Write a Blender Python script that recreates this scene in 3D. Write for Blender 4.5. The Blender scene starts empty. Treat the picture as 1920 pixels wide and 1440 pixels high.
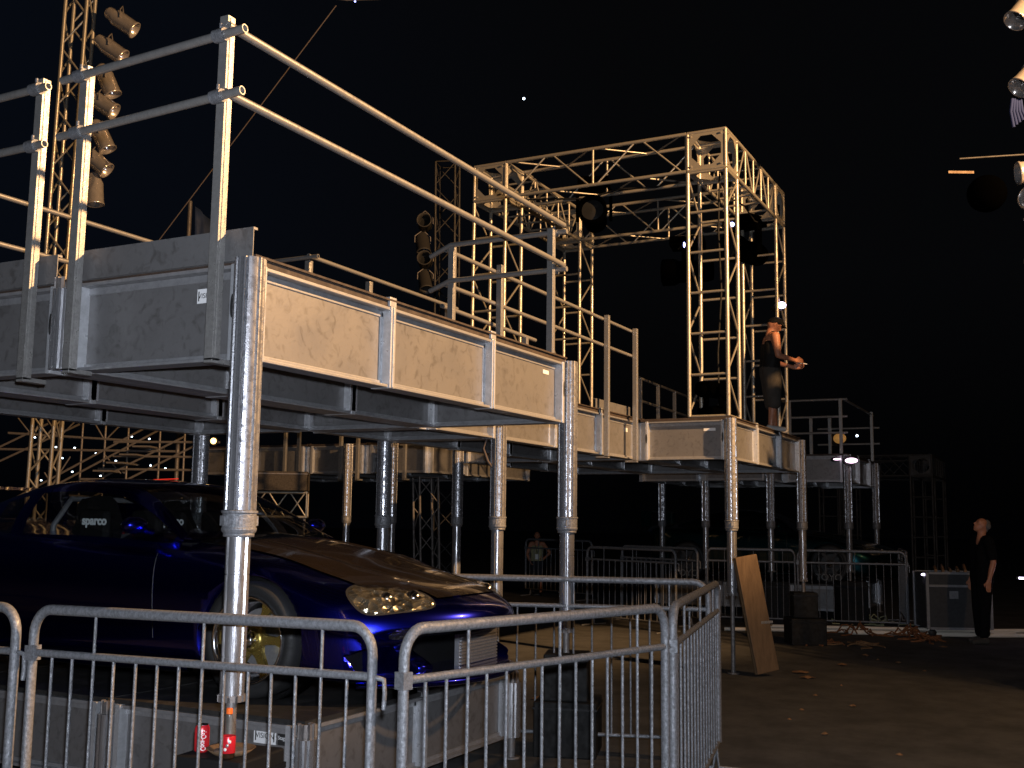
import bpy, bmesh, math, random
from mathutils import Vector, Matrix
from mathutils.bvhtree import BVHTree
random.seed(7)
S = bpy.context.scene
C = S.collection
# ------------------------------------------------------------------ camera, world, light
cam = bpy.data.cameras.new('camera'); co = bpy.data.objects.new('camera', cam); C.objects.link(co); S.camera = co
cam.sensor_width = 36; cam.lens = 38.2; cam.clip_end = 2000; cam.clip_start = 0.05
r_ = Vector((0.45850899, -0.8885953, 0.01295783)); u_ = Vector((-0.11607382, -0.04542463, 0.99220133)); f_ = Vector((0.88107683, 0.45643729, 0.12397025))
m_ = Matrix((r_, u_, -f_)).transposed().to_4x4(); m_.translation = Vector((-4.0824, -3.5833, 1.45)); co.matrix_world = m_
W = bpy.data.worlds.new('World'); S.world = W; W.use_nodes = True
wn = W.node_tree.nodes; wl = W.node_tree.links; bg = wn['Background']
tc = wn.new('ShaderNodeTexCoord'); sx = wn.new('ShaderNodeSeparateXYZ'); wl.new(tc.outputs['Generated'], sx.inputs[0])
nz = wn.new('ShaderNodeTexNoise'); nz.inputs['Scale'].default_value = 1.6; nz.inputs['Detail'].default_value = 5; wl.new(tc.outputs['Generated'], nz.inputs['Vector'])
# glow of town light: a bluish patch of sky to the left (+Y), nearly black elsewhere
mr = wn.new('ShaderNodeMapRange'); mr.inputs[1].default_value = 0.35; mr.inputs[2].default_value = 0.95; wl.new(sx.outputs['Y'], mr.inputs[0])
mu = wn.new('ShaderNodeMath'); mu.operation = 'MULTIPLY'; wl.new(mr.outputs[0], mu.inputs[0]); wl.new(nz.outputs['Fac'], mu.inputs[1])
mx = wn.new('ShaderNodeMixRGB'); mx.inputs[1].default_value = (0.0016, 0.0017, 0.0021, 1); mx.inputs[2].default_value = (0.0022, 0.0045, 0.010, 1)
wl.new(mu.outputs[0], mx.inputs[0]); mz = wn.new('ShaderNodeMapRange'); mz.inputs[1].default_value = 0.02; mz.inputs[2].default_value = 0.22; mz.inputs[3].default_value = 0.25; wl.new(sx.outputs['Z'], mz.inputs[0])
vm = wn.new('ShaderNodeMixRGB'); vm.blend_type = 'MULTIPLY'; vm.inputs[0].default_value = 1; wl.new(mx.outputs[0], vm.inputs[1]); wl.new(mz.outputs[0], vm.inputs[2]); wl.new(vm.outputs[0], bg.inputs['Color']); bg.inputs['Strength'].default_value = 1.0
S.view_settings.view_transform = 'Standard'; S.view_settings.look = 'None'; S.view_settings.exposure = 0; S.view_settings.gamma = 1
S.view_settings.use_curve_mapping = False
S.cycles.max_bounces = 6

def lamp(kind, name, loc, energy, col, size, aim=None, angle=None, blend=0.3):
    l = bpy.data.lights.new(name, kind); l.energy = energy; l.color = col
    l.shadow_soft_size = size
    o = bpy.data.objects.new(name, l); C.objects.link(o); o.location = loc
    if aim: o.rotation_euler = (Vector(aim) - Vector(loc)).to_track_quat('-Z', 'Y').to_euler()
    if angle: l.spot_size = math.radians(angle); l.spot_blend = blend
    return o
# the photographer's flash, just above the lens
lamp('SPOT', 'camera_flash', (-4.06, -3.60, 1.56), 1400, (0.80, 0.87, 1.0), 0.03, aim=(4.7, 0.95, 2.2), angle=78, blend=0.35)
# sodium flood light of the venue, high to the right of the stage
fl_ = lamp('POINT', 'flood_light', (5.2, -9.0, 7.8), 16500, (1.0, 0.575, 0.255), 0.12)
# its strength is shaped by direction to keep ground and far right dark: little light below about 38 degrees down, much less beyond about 40 degrees to the right
L_ = fl_.data; L_.use_nodes = True; ln_ = L_.node_tree.nodes; ll_ = L_.node_tree.links; em_ = ln_['Emission']
t0 = ln_.new('ShaderNodeTexCoord'); sp_ = ln_.new('ShaderNodeSeparateXYZ'); ll_.new(t0.outputs['Normal'], sp_.inputs[0])
def mr_(src, a, b, c, d):
    m = ln_.new('ShaderNodeMapRange'); m.interpolation_type = 'SMOOTHSTEP'
    for i, v in enumerate((a, b, c, d)): m.inputs[1 + i].default_value = v
    ll_.new(src, m.inputs[0]); return m.outputs[0]
at_ = ln_.new('ShaderNodeMath'); at_.operation = 'ARCTAN2'; ll_.new(sp_.outputs['X'], at_.inputs[0]); ll_.new(sp_.outputs['Y'], at_.inputs[1])
e1 = mr_(sp_.outputs['Z'], -math.sin(math.radians(39)), -math.sin(math.radians(31)), 0.085, 1.0)
e2 = mr_(at_.outputs[0], math.radians(29), math.radians(42), 1.0, 0.035)
e3 = ln_.new('ShaderNodeMath'); e3.operation = 'MULTIPLY'; ll_.new(e1, e3.inputs[0]); ll_.new(e2, e3.inputs[1]); ll_.new(e3.outputs[0], em_.inputs['Strength'])

# ------------------------------------------------------------------ materials
def mat(name, base, metal=0.0, rough=0.5, nscale=0, namt=0.0, bump=0.0, bscale=60, col2=None, lo=0.35, hi=0.7, coat=0.0, spec=None, scratch=0.0, stretch=None):
    m = bpy.data.materials.new(name); m.use_nodes = True
    n = m.node_tree.nodes; l = m.node_tree.links; b = n['Principled BSDF']
    b.inputs['Metallic'].default_value = metal; b.inputs['Roughness'].default_value = rough
    b.inputs['Base Color'].default_value = (*base, 1)
    if coat: b.inputs['Coat Weight'].default_value = coat; b.inputs['Coat Roughness'].default_value = 0.03
    if spec is not None: b.inputs['Specular IOR Level'].default_value = spec
    t = n.new('ShaderNodeTexCoord'); src = t.outputs['Object']
    if stretch:
        mp = n.new('ShaderNodeMapping'); mp.inputs['Scale'].default_value = stretch; l.new(src, mp.inputs[0]); src = mp.outputs[0]
    if nscale:
        a = n.new('ShaderNodeTexNoise'); a.inputs['Scale'].default_value = nscale; a.inputs['Detail'].default_value = 8; a.inputs['Roughness'].default_value = 0.65
        l.new(src, a.inputs['Vector'])
        r = n.new('ShaderNodeMapRange'); r.inputs[1].default_value = lo; r.inputs[2].default_value = hi; l.new(a.outputs['Fac'], r.inputs[0])
        x = n.new('ShaderNodeMixRGB'); x.inputs[1].default_value = (*base, 1)
        c2 = col2 if col2 else tuple(v * (1 - namt) for v in base)
        x.inputs[2].default_value = (*c2, 1); l.new(r.outputs[0], x.inputs[0]); l.new(x.outputs[0], b.inputs['Base Color'])
        rr = n.new('ShaderNodeMapRange'); rr.inputs[3].default_value = max(0.02, rough - 0.1); rr.inputs[4].default_value = min(1, rough + 0.18)
        l.new(r.outputs[0], rr.inputs[0]); l.new(rr.outputs[0], b.inputs['Roughness'])
        if scratch:
            v = n.new('ShaderNodeTexNoise'); v.inputs['Scale'].default_value = 14; v.inputs['Detail'].default_value = 12; v.inputs['Distortion'].default_value = 1.2
            l.new(src, v.inputs['Vector'])
            sr = n.new('ShaderNodeMapRange'); sr.inputs[1].default_value = 0.52; sr.inputs[2].default_value = 0.72; sr.inputs[4].default_value = scratch; l.new(v.outputs['Fac'], sr.inputs[0])
            y = n.new('ShaderNodeMixRGB'); y.inputs[2].default_value = (base[0] * .35, base[1] * .33, base[2] * .3, 1)
            l.new(x.outputs[0], y.inputs[1]); l.new(sr.outputs[0], y.inputs[0]); l.new(y.outputs[0], b.inputs['Base Color'])
    if bump:
        a2 = n.new('ShaderNodeTexNoise'); a2.inputs['Scale'].default_value = bscale; a2.inputs['Detail'].default_value = 4; l.new(src, a2.inputs['Vector'])
        bp = n.new('ShaderNodeBump'); bp.inputs['Strength'].default_value = bump; bp.inputs['Distance'].default_value = 0.004
        l.new(a2.outputs['Fac'], bp.inputs['Height']); l.new(bp.outputs[0], b.inputs['Normal'])
    return m
def emit(name, col, st):
    m = bpy.data.materials.new(name); m.use_nodes = True; b = m.node_tree.nodes['Principled BSDF']
    b.inputs['Base Color'].default_value = (*col, 1); b.inputs['Emission Color'].default_value = (*col, 1); b.inputs['Emission Strength'].default_value = st
    return m
def glassy(name, tint, mixf, rough=0.02):
    m = bpy.data.materials.new(name); m.use_nodes = True; n = m.node_tree.nodes; l = m.node_tree.links
    n.remove(n['Principled BSDF']); t = n.new('ShaderNodeBsdfTransparent'); t.inputs[0].default_value = (*tint, 1)
    g = n.new('ShaderNodeBsdfGlossy'); g.inputs['Roughness'].default_value = rough; g.inputs[0].default_value = (1, 1, 1, 1)
    lw = n.new('ShaderNodeLayerWeight'); f = n.new('ShaderNodeMath'); f.operation = 'POWER'; l.new(lw.outputs['Facing'], f.inputs[0]); f.inputs[1].default_value = 4; f0 = n.new('ShaderNodeMath'); f0.operation = 'ADD'; f0.inputs[1].default_value = .045; l.new(f.outputs[0], f0.inputs[0]); f = f0
    a = n.new('ShaderNodeMixShader'); l.new(t.outputs[0], a.inputs[1]); l.new(g.outputs[0], a.inputs[2])
    mm = n.new('ShaderNodeMath'); mm.operation = 'MULTIPLY'; mm.inputs[1].default_value = mixf; l.new(f.outputs[0], mm.inputs[0]); l.new(mm.outputs[0], a.inputs[0])
    l.new(a.outputs[0], n['Material Output'].inputs[0]); return m
M = {}
M['sheet'] = mat('weathered_aluminium_sheet', (0.225, 0.22, 0.22), 0.45, 0.42, 3.0, 0.30, 0.12, 60, scratch=0.55, lo=.3, hi=.75)
M['frame'] = mat('extruded_aluminium', (0.36, 0.36, 0.37), 0.5, 0.42, 14, 0.35, 0.2, 90)
M['stiff'] = mat('pale_aluminium_post', (0.55, 0.56, 0.58), 0.5, 0.36, 18, 0.3, 0.15, 90)
M['column'] = mat('mottled_aluminium_tube', (0.38, 0.38, 0.40), 0.78, 0.37, 26, 0.5, 0.12, 120, lo=0.45, hi=0.62)
M['bright'] = mat('bright_aluminium_tube', (0.48, 0.48, 0.50), 0.82, 0.28, 30, 0.3, 0.15, 140, stretch=(1, 1, .15))
M['rail'] = mat('rail_aluminium', (0.36, 0.35, 0.335), 0.55, 0.36, 30, 0.35, 0.2, 120)
M['truss'] = mat('truss_aluminium', (0.42, 0.385, 0.32), 0.55, 0.34, 20, 0.3, 0.15, 100)
M['galv'] = mat('galvanised_steel', (0.235, 0.24, 0.255), 0.35, 0.48, 55, 0.45, 0.9, 130, lo=0.38, hi=0.62)
M['iron'] = mat('cast_iron', (0.22, 0.20, 0.19), 0.4, 0.5, 30, 0.4)
M['ply'] = mat('dark_stage_plywood', (0.05, 0.034, 0.026), 0, 0.75, 12, 0.6, 0.5, 50)
M['deck'] = mat('scuffed_black_deck', (0.022, 0.022, 0.022), 0, 0.55, 5, 0.5, 0.6, 40, col2=(0.045, 0.04, 0.035), lo=0.5, hi=0.75)
M['black'] = mat('matt_black', (0.008, 0.008, 0.008), 0, 0.7, 20, 0.3, spec=0.25)
M['darkcloth'] = mat('black_cloth', (0.005, 0.005, 0.006), 0, 0.95, 20, 0.3, 0.5, 40, spec=0.1)
M['void'] = mat('dull_black', (0.0003, 0.0003, 0.0003), 0, 0.95, spec=0.0)
M['dimiron'] = mat('dim_darkened_steel', (0.045, 0.042, 0.04), 0.2, 0.6, 10, 0.3)  # metal darkened in colour to stand for weak light on it
M['blackgloss'] = mat('black_plastic', (0.012, 0.012, 0.013), 0, 0.25)
M['asphalt'] = mat('asphalt', (0.095, 0.094, 0.092), 0, 0.9, 2.2, 0.5, 1.0, 120, col2=(0.05, 0.049, 0.047), spec=0.2)
M['wood'] = mat('brown_board', (0.14, 0.085, 0.042), 0, 0.7, 4, 0.35, 0.3, 30, stretch=(6, 6, 1))
M['woodedge'] = mat('board_edge', (0.20, 0.13, 0.07), 0, 0.75, 6, 0.3)
M['white'] = mat('white_sticker', (0.75, 0.75, 0.75), 0, 0.5)
M['ink'] = mat('black_ink', (0.02, 0.02, 0.02), 0, 0.5)
M['silvertape'] = mat('silver_tape', (0.8, 0.8, 0.8), 0.8, 0.25, 8, 0.5, 0.8, 40)
M['rubber'] = mat('tyre_rubber', (0.018, 0.018, 0.018), 0, 0.65, 30, 0.3)
M['chrome'] = mat('polished_lip', (0.8, 0.8, 0.82), 1.0, 0.12)
M['gold'] = mat('gold_paint', (0.42, 0.31, 0.08), 0.8, 0.28, 20, 0.2)
M['bluepaint'] = mat('blue_violet_paint', (0.012, 0.016, 0.42), 1.0, 0.23, coat=1.0)
M['tealpaint'] = mat('dark_teal_paint', (0.0, 0.02, 0.024), 0.9, 0.28, coat=1.0)
M['carbon'] = mat('carbon_bonnet', (0.022, 0.016, 0.012), 0.2, 0.2, 4, 0.4, coat=1.0)
M['glass'] = glassy('car_glass', (0.66, 0.68, 0.68), 1.0)
M['lens'] = glassy('clear_lens', (0.97, 0.97, 0.95), 0.8, 0.02)
M['reflector'] = mat('lamp_reflector', (0.80, 0.72, 0.56), 0.75, 0.2, 14, 0.5, 1.6, 22)
def facet(m, sc, st):
    n = m.node_tree.nodes; l = m.node_tree.links; v = n.new('ShaderNodeTexVoronoi'); v.inputs['Scale'].default_value = sc; t = n.new('ShaderNodeTexCoord'); l.new(t.outputs['Object'], v.inputs['Vector'])
    b = n.new('ShaderNodeBump'); b.inputs['Strength'].default_value = st; b.inputs['Distance'].default_value = .03; l.new(v.outputs['Distance'], b.inputs['Height']); l.new(b.outputs[0], n['Principled BSDF'].inputs['Normal'])
M['reflector'] = mat('lamp_reflector', (0.85, 0.78, 0.62), 0.92, 0.16, 9, 0.75, lo=.4, hi=.6); facet(M['reflector'], 20, 1.0)
M['core'] = mat('intercooler_fins', (0.42, 0.42, 0.43), 0.7, 0.4, 40, 0.3, 0.4, 100)
M['letter'] = mat('pale_lettering', (0.85, 0.9, 0.9), 0, 0.5)
M['letterdim'] = mat('dim_darkened_lettering', (0.16, 0.16, 0.15), 0, 0.6)  # pale letters darkened in colour to look dimly lit
M['litpipe'] = mat('light_brightened_pipe', (0.8, 0.72, 0.6), 0, 0.5)  # pipe colour brightened and warmed to stand for light falling on it
M['red'] = mat('red_print', (0.62, 0.02, 0.03), 0.2, 0.25)
M['orange'] = mat('orange_plastic', (0.9, 0.16, 0.02), 0, 0.35)
M['cola'] = mat('dark_cola', (0.03, 0.012, 0.006), 0, 0.08, coat=1.0)
M['scrap'] = mat('orange_scrap', (0.28, 0.15, 0.065), 0, 0.8, 14, 0.6)
M['strap'] = mat('orange_webbing', (0.26, 0.10, 0.035), 0, 0.85, 24, 0.6)
M['skin'] = mat('skin', (0.48, 0.20, 0.11), 0, 0.5, 20, 0.15)
M['khaki'] = mat('grey_khaki_cloth', (0.055, 0.047, 0.038), 0, 0.9, 16, 0.25, 0.4, 60)
M['greencloth'] = mat('pale_green_cloth', (0.42, 0.40, 0.22), 0, 0.9, 16, 0.4)
M['denim'] = mat('dark_denim', (0.02, 0.022, 0.03), 0, 0.9)
M['shoe'] = mat('pale_shoe', (0.5, 0.47, 0.43), 0, 0.6)
M['hair'] = mat('dark_hair', (0.012, 0.009, 0.008), 0, 0.6)
M['greyhair'] = mat('grey_hair', (0.12, 0.11, 0.10), 0, 0.8)
M['par'] = mat('par_can_metal', (0.66, 0.60, 0.55), 0.65, 0.22, 16, 0.3)
M['parlens'] = mat('par_glass', (0.02, 0.02, 0.02), 0.2, 0.15)
M['case'] = mat('grey_case_laminate', (0.035, 0.037, 0.04), 0, 0.6, 18, 0.3)
M['mesh'] = mat('grey_woven_skin', (0.06, 0.05, 0.042), 0, 0.8, 40, 0.5)
M['rag'] = mat('blue_rag_cloth', (0.003, 0.012, 0.07), 0, 0.9)
M['tent'] = mat('blue_tarpaulin', (0.02, 0.04, 0.11), 0, 0.7, 2, 0.4)
M['rope'] = mat('guy_rope', (0.07, 0.055, 0.05), 0, 0.9)
M['lamp_white'] = emit('lamp_white_violet', (0.80, 0.68, 1.0), 6)
M['lamp_pink'] = emit('lamp_white_pink', (1.0, 0.70, 0.92), 3.5)
M['lamp_blue'] = emit('lamp_blue', (0.35, 0.40, 1.0), 9)
M['led'] = emit('led_cool', (0.72, 0.86, 1.0), 7)
M['redreflect'] = emit('red_reflection', (1.0, 0.04, 0.02), .6)  # glow that stands in for a red reflection on paint
M['amber'] = emit('amber_glow', (0.9, 0.45, 0.12), 0.18)
M['ambers'] = emit('amber_small', (1.0, 0.6, 0.2), 5)

# ------------------------------------------------------------------ mesh helpers
class MB:
    def __init__(s): s.v = []; s.f = []; s.mi = []; s.sm = []
    def add(s, vs, fs, smooth=False, mi=0):
        o = len(s.v); s.v += [tuple(v) for v in vs]
        for f in fs: s.f.append([o + i for i in f]); s.sm.append(smooth); s.mi.append(mi)
    def box(s, a, b, mi=0, mtx=None):
        (x0, y0, z0), (x1, y1, z1) = a, b
        x0, x1 = min(x0, x1), max(x0, x1); y0, y1 = min(y0, y1), max(y0, y1); z0, z1 = min(z0, z1), max(z0, z1)
        vs = [Vector((x, y, z)) for x in (x0, x1) for y in (y0, y1) for z in (z0, z1)]
        if mtx: vs = [mtx @ v for v in vs]
        s.add(vs, [(0, 1, 3, 2), (4, 6, 7, 5), (0, 4, 5, 1), (2, 3, 7, 6), (0, 2, 6, 4), (1, 5, 7, 3)], False, mi)
    def tube(s, p, q, r, r2=None, n=10, cap=True, mi=0, inner=0):
        p = Vector(p); q = Vector(q); r2 = r if r2 is None else r2
        d = (q - p).normalized(); a = d.orthogonal().normalized(); b = d.cross(a)
        vs = []
        for c, rr in ((p, r), (q, r2)):
            for i in range(n):
                t = 2 * math.pi * i / n; vs.append(c + (a * math.cos(t) + b * math.sin(t)) * rr)
        fs = [(i, (i + 1) % n, n + (i + 1) % n, n + i) for i in range(n)]
        s.add(vs, fs, True, mi)
        if cap and not inner:
            s.add(vs[:n], [tuple(range(n))[::-1]], False, mi); s.add(vs[n:], [tuple(range(n))], False, mi)
        if inner:
            vi = []
            for c, rr in ((p, r), (q, r2)):
                for i in range(n):
                    t = 2 * math.pi * i / n; vi.append(c + (a * math.cos(t) + b * math.sin(t)) * rr * inner)
            s.add(vi, [f[::-1] for f in fs], True, mi)
            s.add(vs[:n] + vi[:n], [((i + 1) % n, i, n + i, n + (i + 1) % n) for i in range(n)], False, mi)
            s.add(vs[n:] + vi[n:], [(i, (i + 1) % n, n + (i + 1) % n, n + i) for i in range(n)], False, mi)
    def path(s, pts, r, n=8, mi=0):
        pts = [Vector(p) for p in pts]; m = len(pts); vs = []; prev = None
        for k, p in enumerate(pts):
            d = (pts[min(k + 1, m - 1)] - pts[max(k - 1, 0)]).normalized()
            if prev is None: a = d.orthogonal().normalized()
            else: a = (prev - d * prev.dot(d)).normalized()
            prev = a; b = d.cross(a); rr = r[k] if isinstance(r, (list, tuple)) else r
            for i in range(n):
                t = 2 * math.pi * i / n; vs.append(p + (a * math.cos(t) + b * math.sin(t)) * rr)
        fs = [(k * n + i, k * n + (i + 1) % n, (k + 1) * n + (i + 1) % n, (k + 1) * n + i) for k in range(m - 1) for i in range(n)]
        s.add(vs, fs, True, mi); s.add(vs[:n], [tuple(range(n))[::-1]], False, mi); s.add(vs[-n:], [tuple(range(n))], False, mi)
    def lathe(s, prof, c, n=24, axis='Z', mi=0, smooth=True):
        c = Vector(c); vs = []
        for (r, h) in prof:
            for i in range(n):
                t = 2 * math.pi * i / n; a, b = r * math.cos(t), r * math.sin(t)
                vs.append(c + (Vector((a, b, h)) if axis == 'Z' else Vector((a, h, b)) if axis == 'Y' else Vector((h, a, b))))
        m = len(prof); fs = [(k * n + i, k * n + (i + 1) % n, (k + 1) * n + (i + 1) % n, (k + 1) * n + i) for k in range(m - 1) for i in range(n)]
        s.add(vs, fs, smooth, mi)
    def ball(s, c, r, n=12, sc=(1, 1, 1), mi=0, mtx=None):
        vs = []; m = max(6, n // 2 + 2)
        for k in range(m + 1):
            p = math.pi * k / m
            for i in range(n):
                t = 2 * math.pi * i / n
                v = Vector((math.sin(p) * math.cos(t) * r * sc[0], math.sin(p) * math.sin(t) * r * sc[1], math.cos(p) * r * sc[2]))
                if mtx: v = mtx @ v
                vs.append(Vector(c) + v)
        s.add(vs, [(k * n + i, (k + 1) * n + i, (k + 1) * n + (i + 1) % n, k * n + (i + 1) % n) for k in range(m) for i in range(n)], True, mi)
    def prism(s, poly, z0, z1, mi=0, smooth=False, mtx=None):
        n = len(poly); vs = [Vector((x, y, z0)) for x, y in poly] + [Vector((x, y, z1)) for x, y in poly]
        if mtx: vs = [mtx @ v for v in vs]
        s.add(vs, [(i, (i + 1) % n, n + (i + 1) % n, n + i) for i in range(n)], smooth, mi)
        s.add(vs, [tuple(range(n))[::-1], tuple(range(n, 2 * n))], False, mi)
    def mesh(s, name, mats):
        me = bpy.data.meshes.new(name); me.from_pydata(s.v, [], s.f)
        for m in (mats if isinstance(mats, (list, tuple)) else [mats]): me.materials.append(m)
        me.polygons.foreach_set('use_smooth', s.sm); me.polygons.foreach_set('material_index', s.mi); me.update(); return me
    def build(s, name, mats, parent=None, bevel=0):
        o = bpy.data.objects.new(name, s.mesh(name, mats)); C.objects.link(o)
        if parent: o.parent = parent
        if bevel:
            b = o.modifiers.new('bevel', 'BEVEL'); b.width = bevel; b.segments = 2; b.limit_method = 'ANGLE'
        return o
def tag(o, label, cat, group=None, kind=None):
    if label: o['label'] = label
    if cat: o['category'] = cat
    if group: o['group'] = group
    if kind: o['kind'] = kind
    return o
def thing(name, label, cat, loc=(0, 0, 0), rz=0, group=None):
    o = bpy.data.objects.new(name, None); C.objects.link(o); o.location = loc; o.rotation_euler = (0, 0, rz); o.empty_display_size = .1
    return tag(o, label, cat, group)
def dup(o, loc=None, rz=None, label=None, parent=None):
    c = o.copy(); C.objects.link(c)
    if parent: c.parent = parent
    if loc is not None: c.location = loc
    if rz is not None: c.rotation_euler = (0, 0, rz)
    if label: c['label'] = label
    for ch in list(o.children): dup(ch, parent=c)
    return c
def bake(o):
    bpy.context.view_layer.update(); dg = bpy.context.evaluated_depsgraph_get()
    me = bpy.data.meshes.new_from_object(o.evaluated_get(dg)); o.modifiers.clear(); o.data = me; return o
def text_mesh(txt, size, mtx, m, name, parent=None, ext=0.001, bold=0.0):
    cu = bpy.data.curves.new(name, 'FONT'); cu.body = txt; cu.size = size; cu.extrude = ext; cu.align_x = 'CENTER'; cu.align_y = 'CENTER'; cu.offset = bold
    t = bpy.data.objects.new(name, cu); C.objects.link(t); bpy.context.view_layer.update()
    me = bpy.data.meshes.new_from_object(t.evaluated_get(bpy.context.evaluated_depsgraph_get())); bpy.data.objects.remove(t)
    me.transform(mtx); me.materials.clear(); me.materials.append(m)
    o = bpy.data.objects.new(name, me); C.objects.link(o)
    if parent: o.parent = parent
    return o
def frame_mtx(loc, xdir, up):   # text plane: x along xdir, y along up
    x = Vector(xdir).normalized(); y = Vector(up); y = (y - x * y.dot(x)).normalized(); z = x.cross(y)
    m = Matrix((x, y, z)).transposed().to_4x4(); m.translation = Vector(loc); return m

# ------------------------------------------------------------------ setting
G = -0.33; ZT = 2.70; ZB = 2.217
g = MB(); g.add([(-80, -80, G), (150, -80, G), (150, 150, G), (-80, 150, G)], [(0, 1, 2, 3)]); o = g.build('ground', M['asphalt']); o['kind'] = 'structure'
# ------------------------------------------------------------------ stage decks
def wall(t, P0, P1, out, div, zt=ZT, zb=ZB, inset=0.085, near=True):
    P0 = Vector((*P0, 0)); P1 = Vector((*P1, 0)); d = (P1 - P0); L = d.length; d.normalize(); out = Vector((*out, 0))
    mt = Matrix((d, out, Vector((0, 0, 1)))).transposed().to_4x4(); mt.translation = P0
    a, b = inset, L - inset
    sh = MB(); sh.box((a, -.066, zb + .02), (b, -.060, zt - .02), mtx=mt)
    s = sh.build('side_panel', M['sheet'], t)
    fr = MB()
    fr.box((a, -.12, zt - .020), (b, 0, zt), mtx=mt); fr.box((a, -.085, zt - .060), (b, -.052, zt - .0201), mtx=mt)
    fr.box((a, -.12, zb), (b, -.002, zb + .018), mtx=mt); fr.box((a, -.090, zb + .0181), (b, -.046, zb + .042), mtx=mt)
    fr.build('edge_beam', M['frame'], s, bevel=.004 if near else 0)
    n = len(div) - 1
    for k, q in enumerate(div):
        st = MB(); x = q * L
        if k == 0: xa, xb = a - .002, a + .035
        elif k == n: xa, xb = b - .035, b + .002
        else: xa, xb = x - .026, x + .026
        st.box((xa, -.126, zb - .004), (xb, .010, zt + .003), mtx=mt)
        if 0 < k < n:
            st.box((x - .010, .010, zb), (x + .010, .018, zt), mtx=mt); st.box((x - .045, -.126, zb + .02), (x + .045, -.052, zt - .03), mtx=mt)
            st.box((x - .035, -.04, zt + .003), (x + .035, .005, zt + .062), mtx=mt)
        st.build('stiffener', M['stiff'], s, bevel=.006 if near else 0)
    if near:
        lt = MB(); lt.prism([(a + .012 + .012 * math.cos(v), .6 * 0 + ZB + .27 + .06 * math.sin(v)) for v in [i * math.pi / 8 for i in range(16)]], -.0125, -.0102, mtx=mt @ Matrix(((1, 0, 0, 0), (0, 0, -1, 0), (0, 1, 0, 0), (0, 0, 0, 1))))
        lt.build('latch_slot', M['ink'], s); lt = MB()
        lt.prism([(b - .012 + .012 * math.cos(v), ZB + .27 + .06 * math.sin(v)) for v in [i * math.pi / 8 for i in range(16)]], -.0125, -.0102, mtx=mt @ Matrix(((1, 0, 0, 0), (0, 0, -1, 0), (0, 1, 0, 0), (0, 0, 0, 1))))
        lt.build('latch_slot', M['ink'], s)
    return s
def deck(label, x0, x1, y0, y1, nx, zt=ZT, zb=ZB, near=True, group='raised stage deck modules'):
    t = thing('stage_deck', label, 'stage deck', (0, 0, 0), 0, group)
    dv = [i / nx for i in range(nx + 1)]
    wall(t, (x0, y0), (x1, y0), (0, -1), dv, zt, zb, near=near); wall(t, (x1, y1), (x0, y1), (0, 1), dv, zt, zb, near=near)
    wall(t, (x0, y1), (x0, y0), (-1, 0), [0, 1], zt, zb, near=near); wall(t, (x1, y0), (x1, y1), (1, 0), [0, 1], zt, zb, near=near)
    b = MB(); b.box((x0 + .012, y0 + .012, zt + .004), (x1 - .012, y1 - .012, zt + .036)); b.build('deck_board', M['ply'], t)
    e = MB()
    e.box((x0 + .03, y0 - .006, zt + .0365), (x1 - .03, y0 + .03, zt + .048)); e.box((x0 + .03, y1 - .03, zt + .0365), (x1 - .03, y1 - .003, zt + .048))
    e.build('edge_angle', M['ply'], t)
    j = MB(); nj = max(2, int((x1 - x0) / .42))
    for i in range(1, nj): x = x0 + (x1 - x0) * i / nj; j.box((x - .02, y0 + .13, zt - .09), (x + .02, y1 - .13, zt + .002))
    j.build('joists', M['frame'], t)
    return t
R = 1.3; XC, XD_, YD = 8.87, 12.68, .12
A1 = deck('nearest deck module with three stained warm panels, resting on the big front column', 0, 3.81, 0, R, 3)
A2 = deck('second deck row, its grey end panel cut by the left edge of the photo', 0, 3.81, R, 2 * R, 3)
A3 = deck('third and rearmost deck row of the near platform, seen from below', 0, 3.81, 2 * R, 3 * R, 3)
B1 = deck('short square deck module joining the near platform to the long one beyond it', 3.83, 5.08, R, 2 * R, 1)
B2 = deck('long warm panelled deck module between the second column and the truss portal', 5.1, XC, R, 2 * R, 3)
C1_ = deck('deck module under the man in shorts, its corner above the leaning board', XC, XD_, YD, R, 3)
C2_ = deck('middle deck row under the truss portal', XC, XD_, R + .02, 2 * R, 3)
C3_ = deck('rear deck row under the far left truss leg of the portal', XC, XD_, 2 * R + .02, 3 * R, 3)
for k, lb in enumerate(('brown rear deck module at the right end of the low row under the platform', 'brown lit rear deck module right of the warm yellow column', 'brown lit rear deck module between the two pairs of pale rail posts', 'brown lit rear deck module partly behind the big front column')):
    deck(lb, 11.45, 15.3, 6.0 + 1.28 * k, 6.0 + 1.28 * (k + 1) - .01, 3, near=False)
E1 = deck('distant deck module beyond the man, its end panel dimly brown beside the pink white lamp', 16.45, 20.2, YD, R, 3, near=False)
E2 = deck('distant deck module one row behind the pink white lamp, mostly hidden by nearer decks', 15.5, 19.3, R + .02, 2 * R, 3, near=False)
E3 = deck('distant deck module in the third row, seen as a dim strip above the far columns', 15.7, 19.5, 2 * R + .02, 3 * R, 3, near=False)
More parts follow.
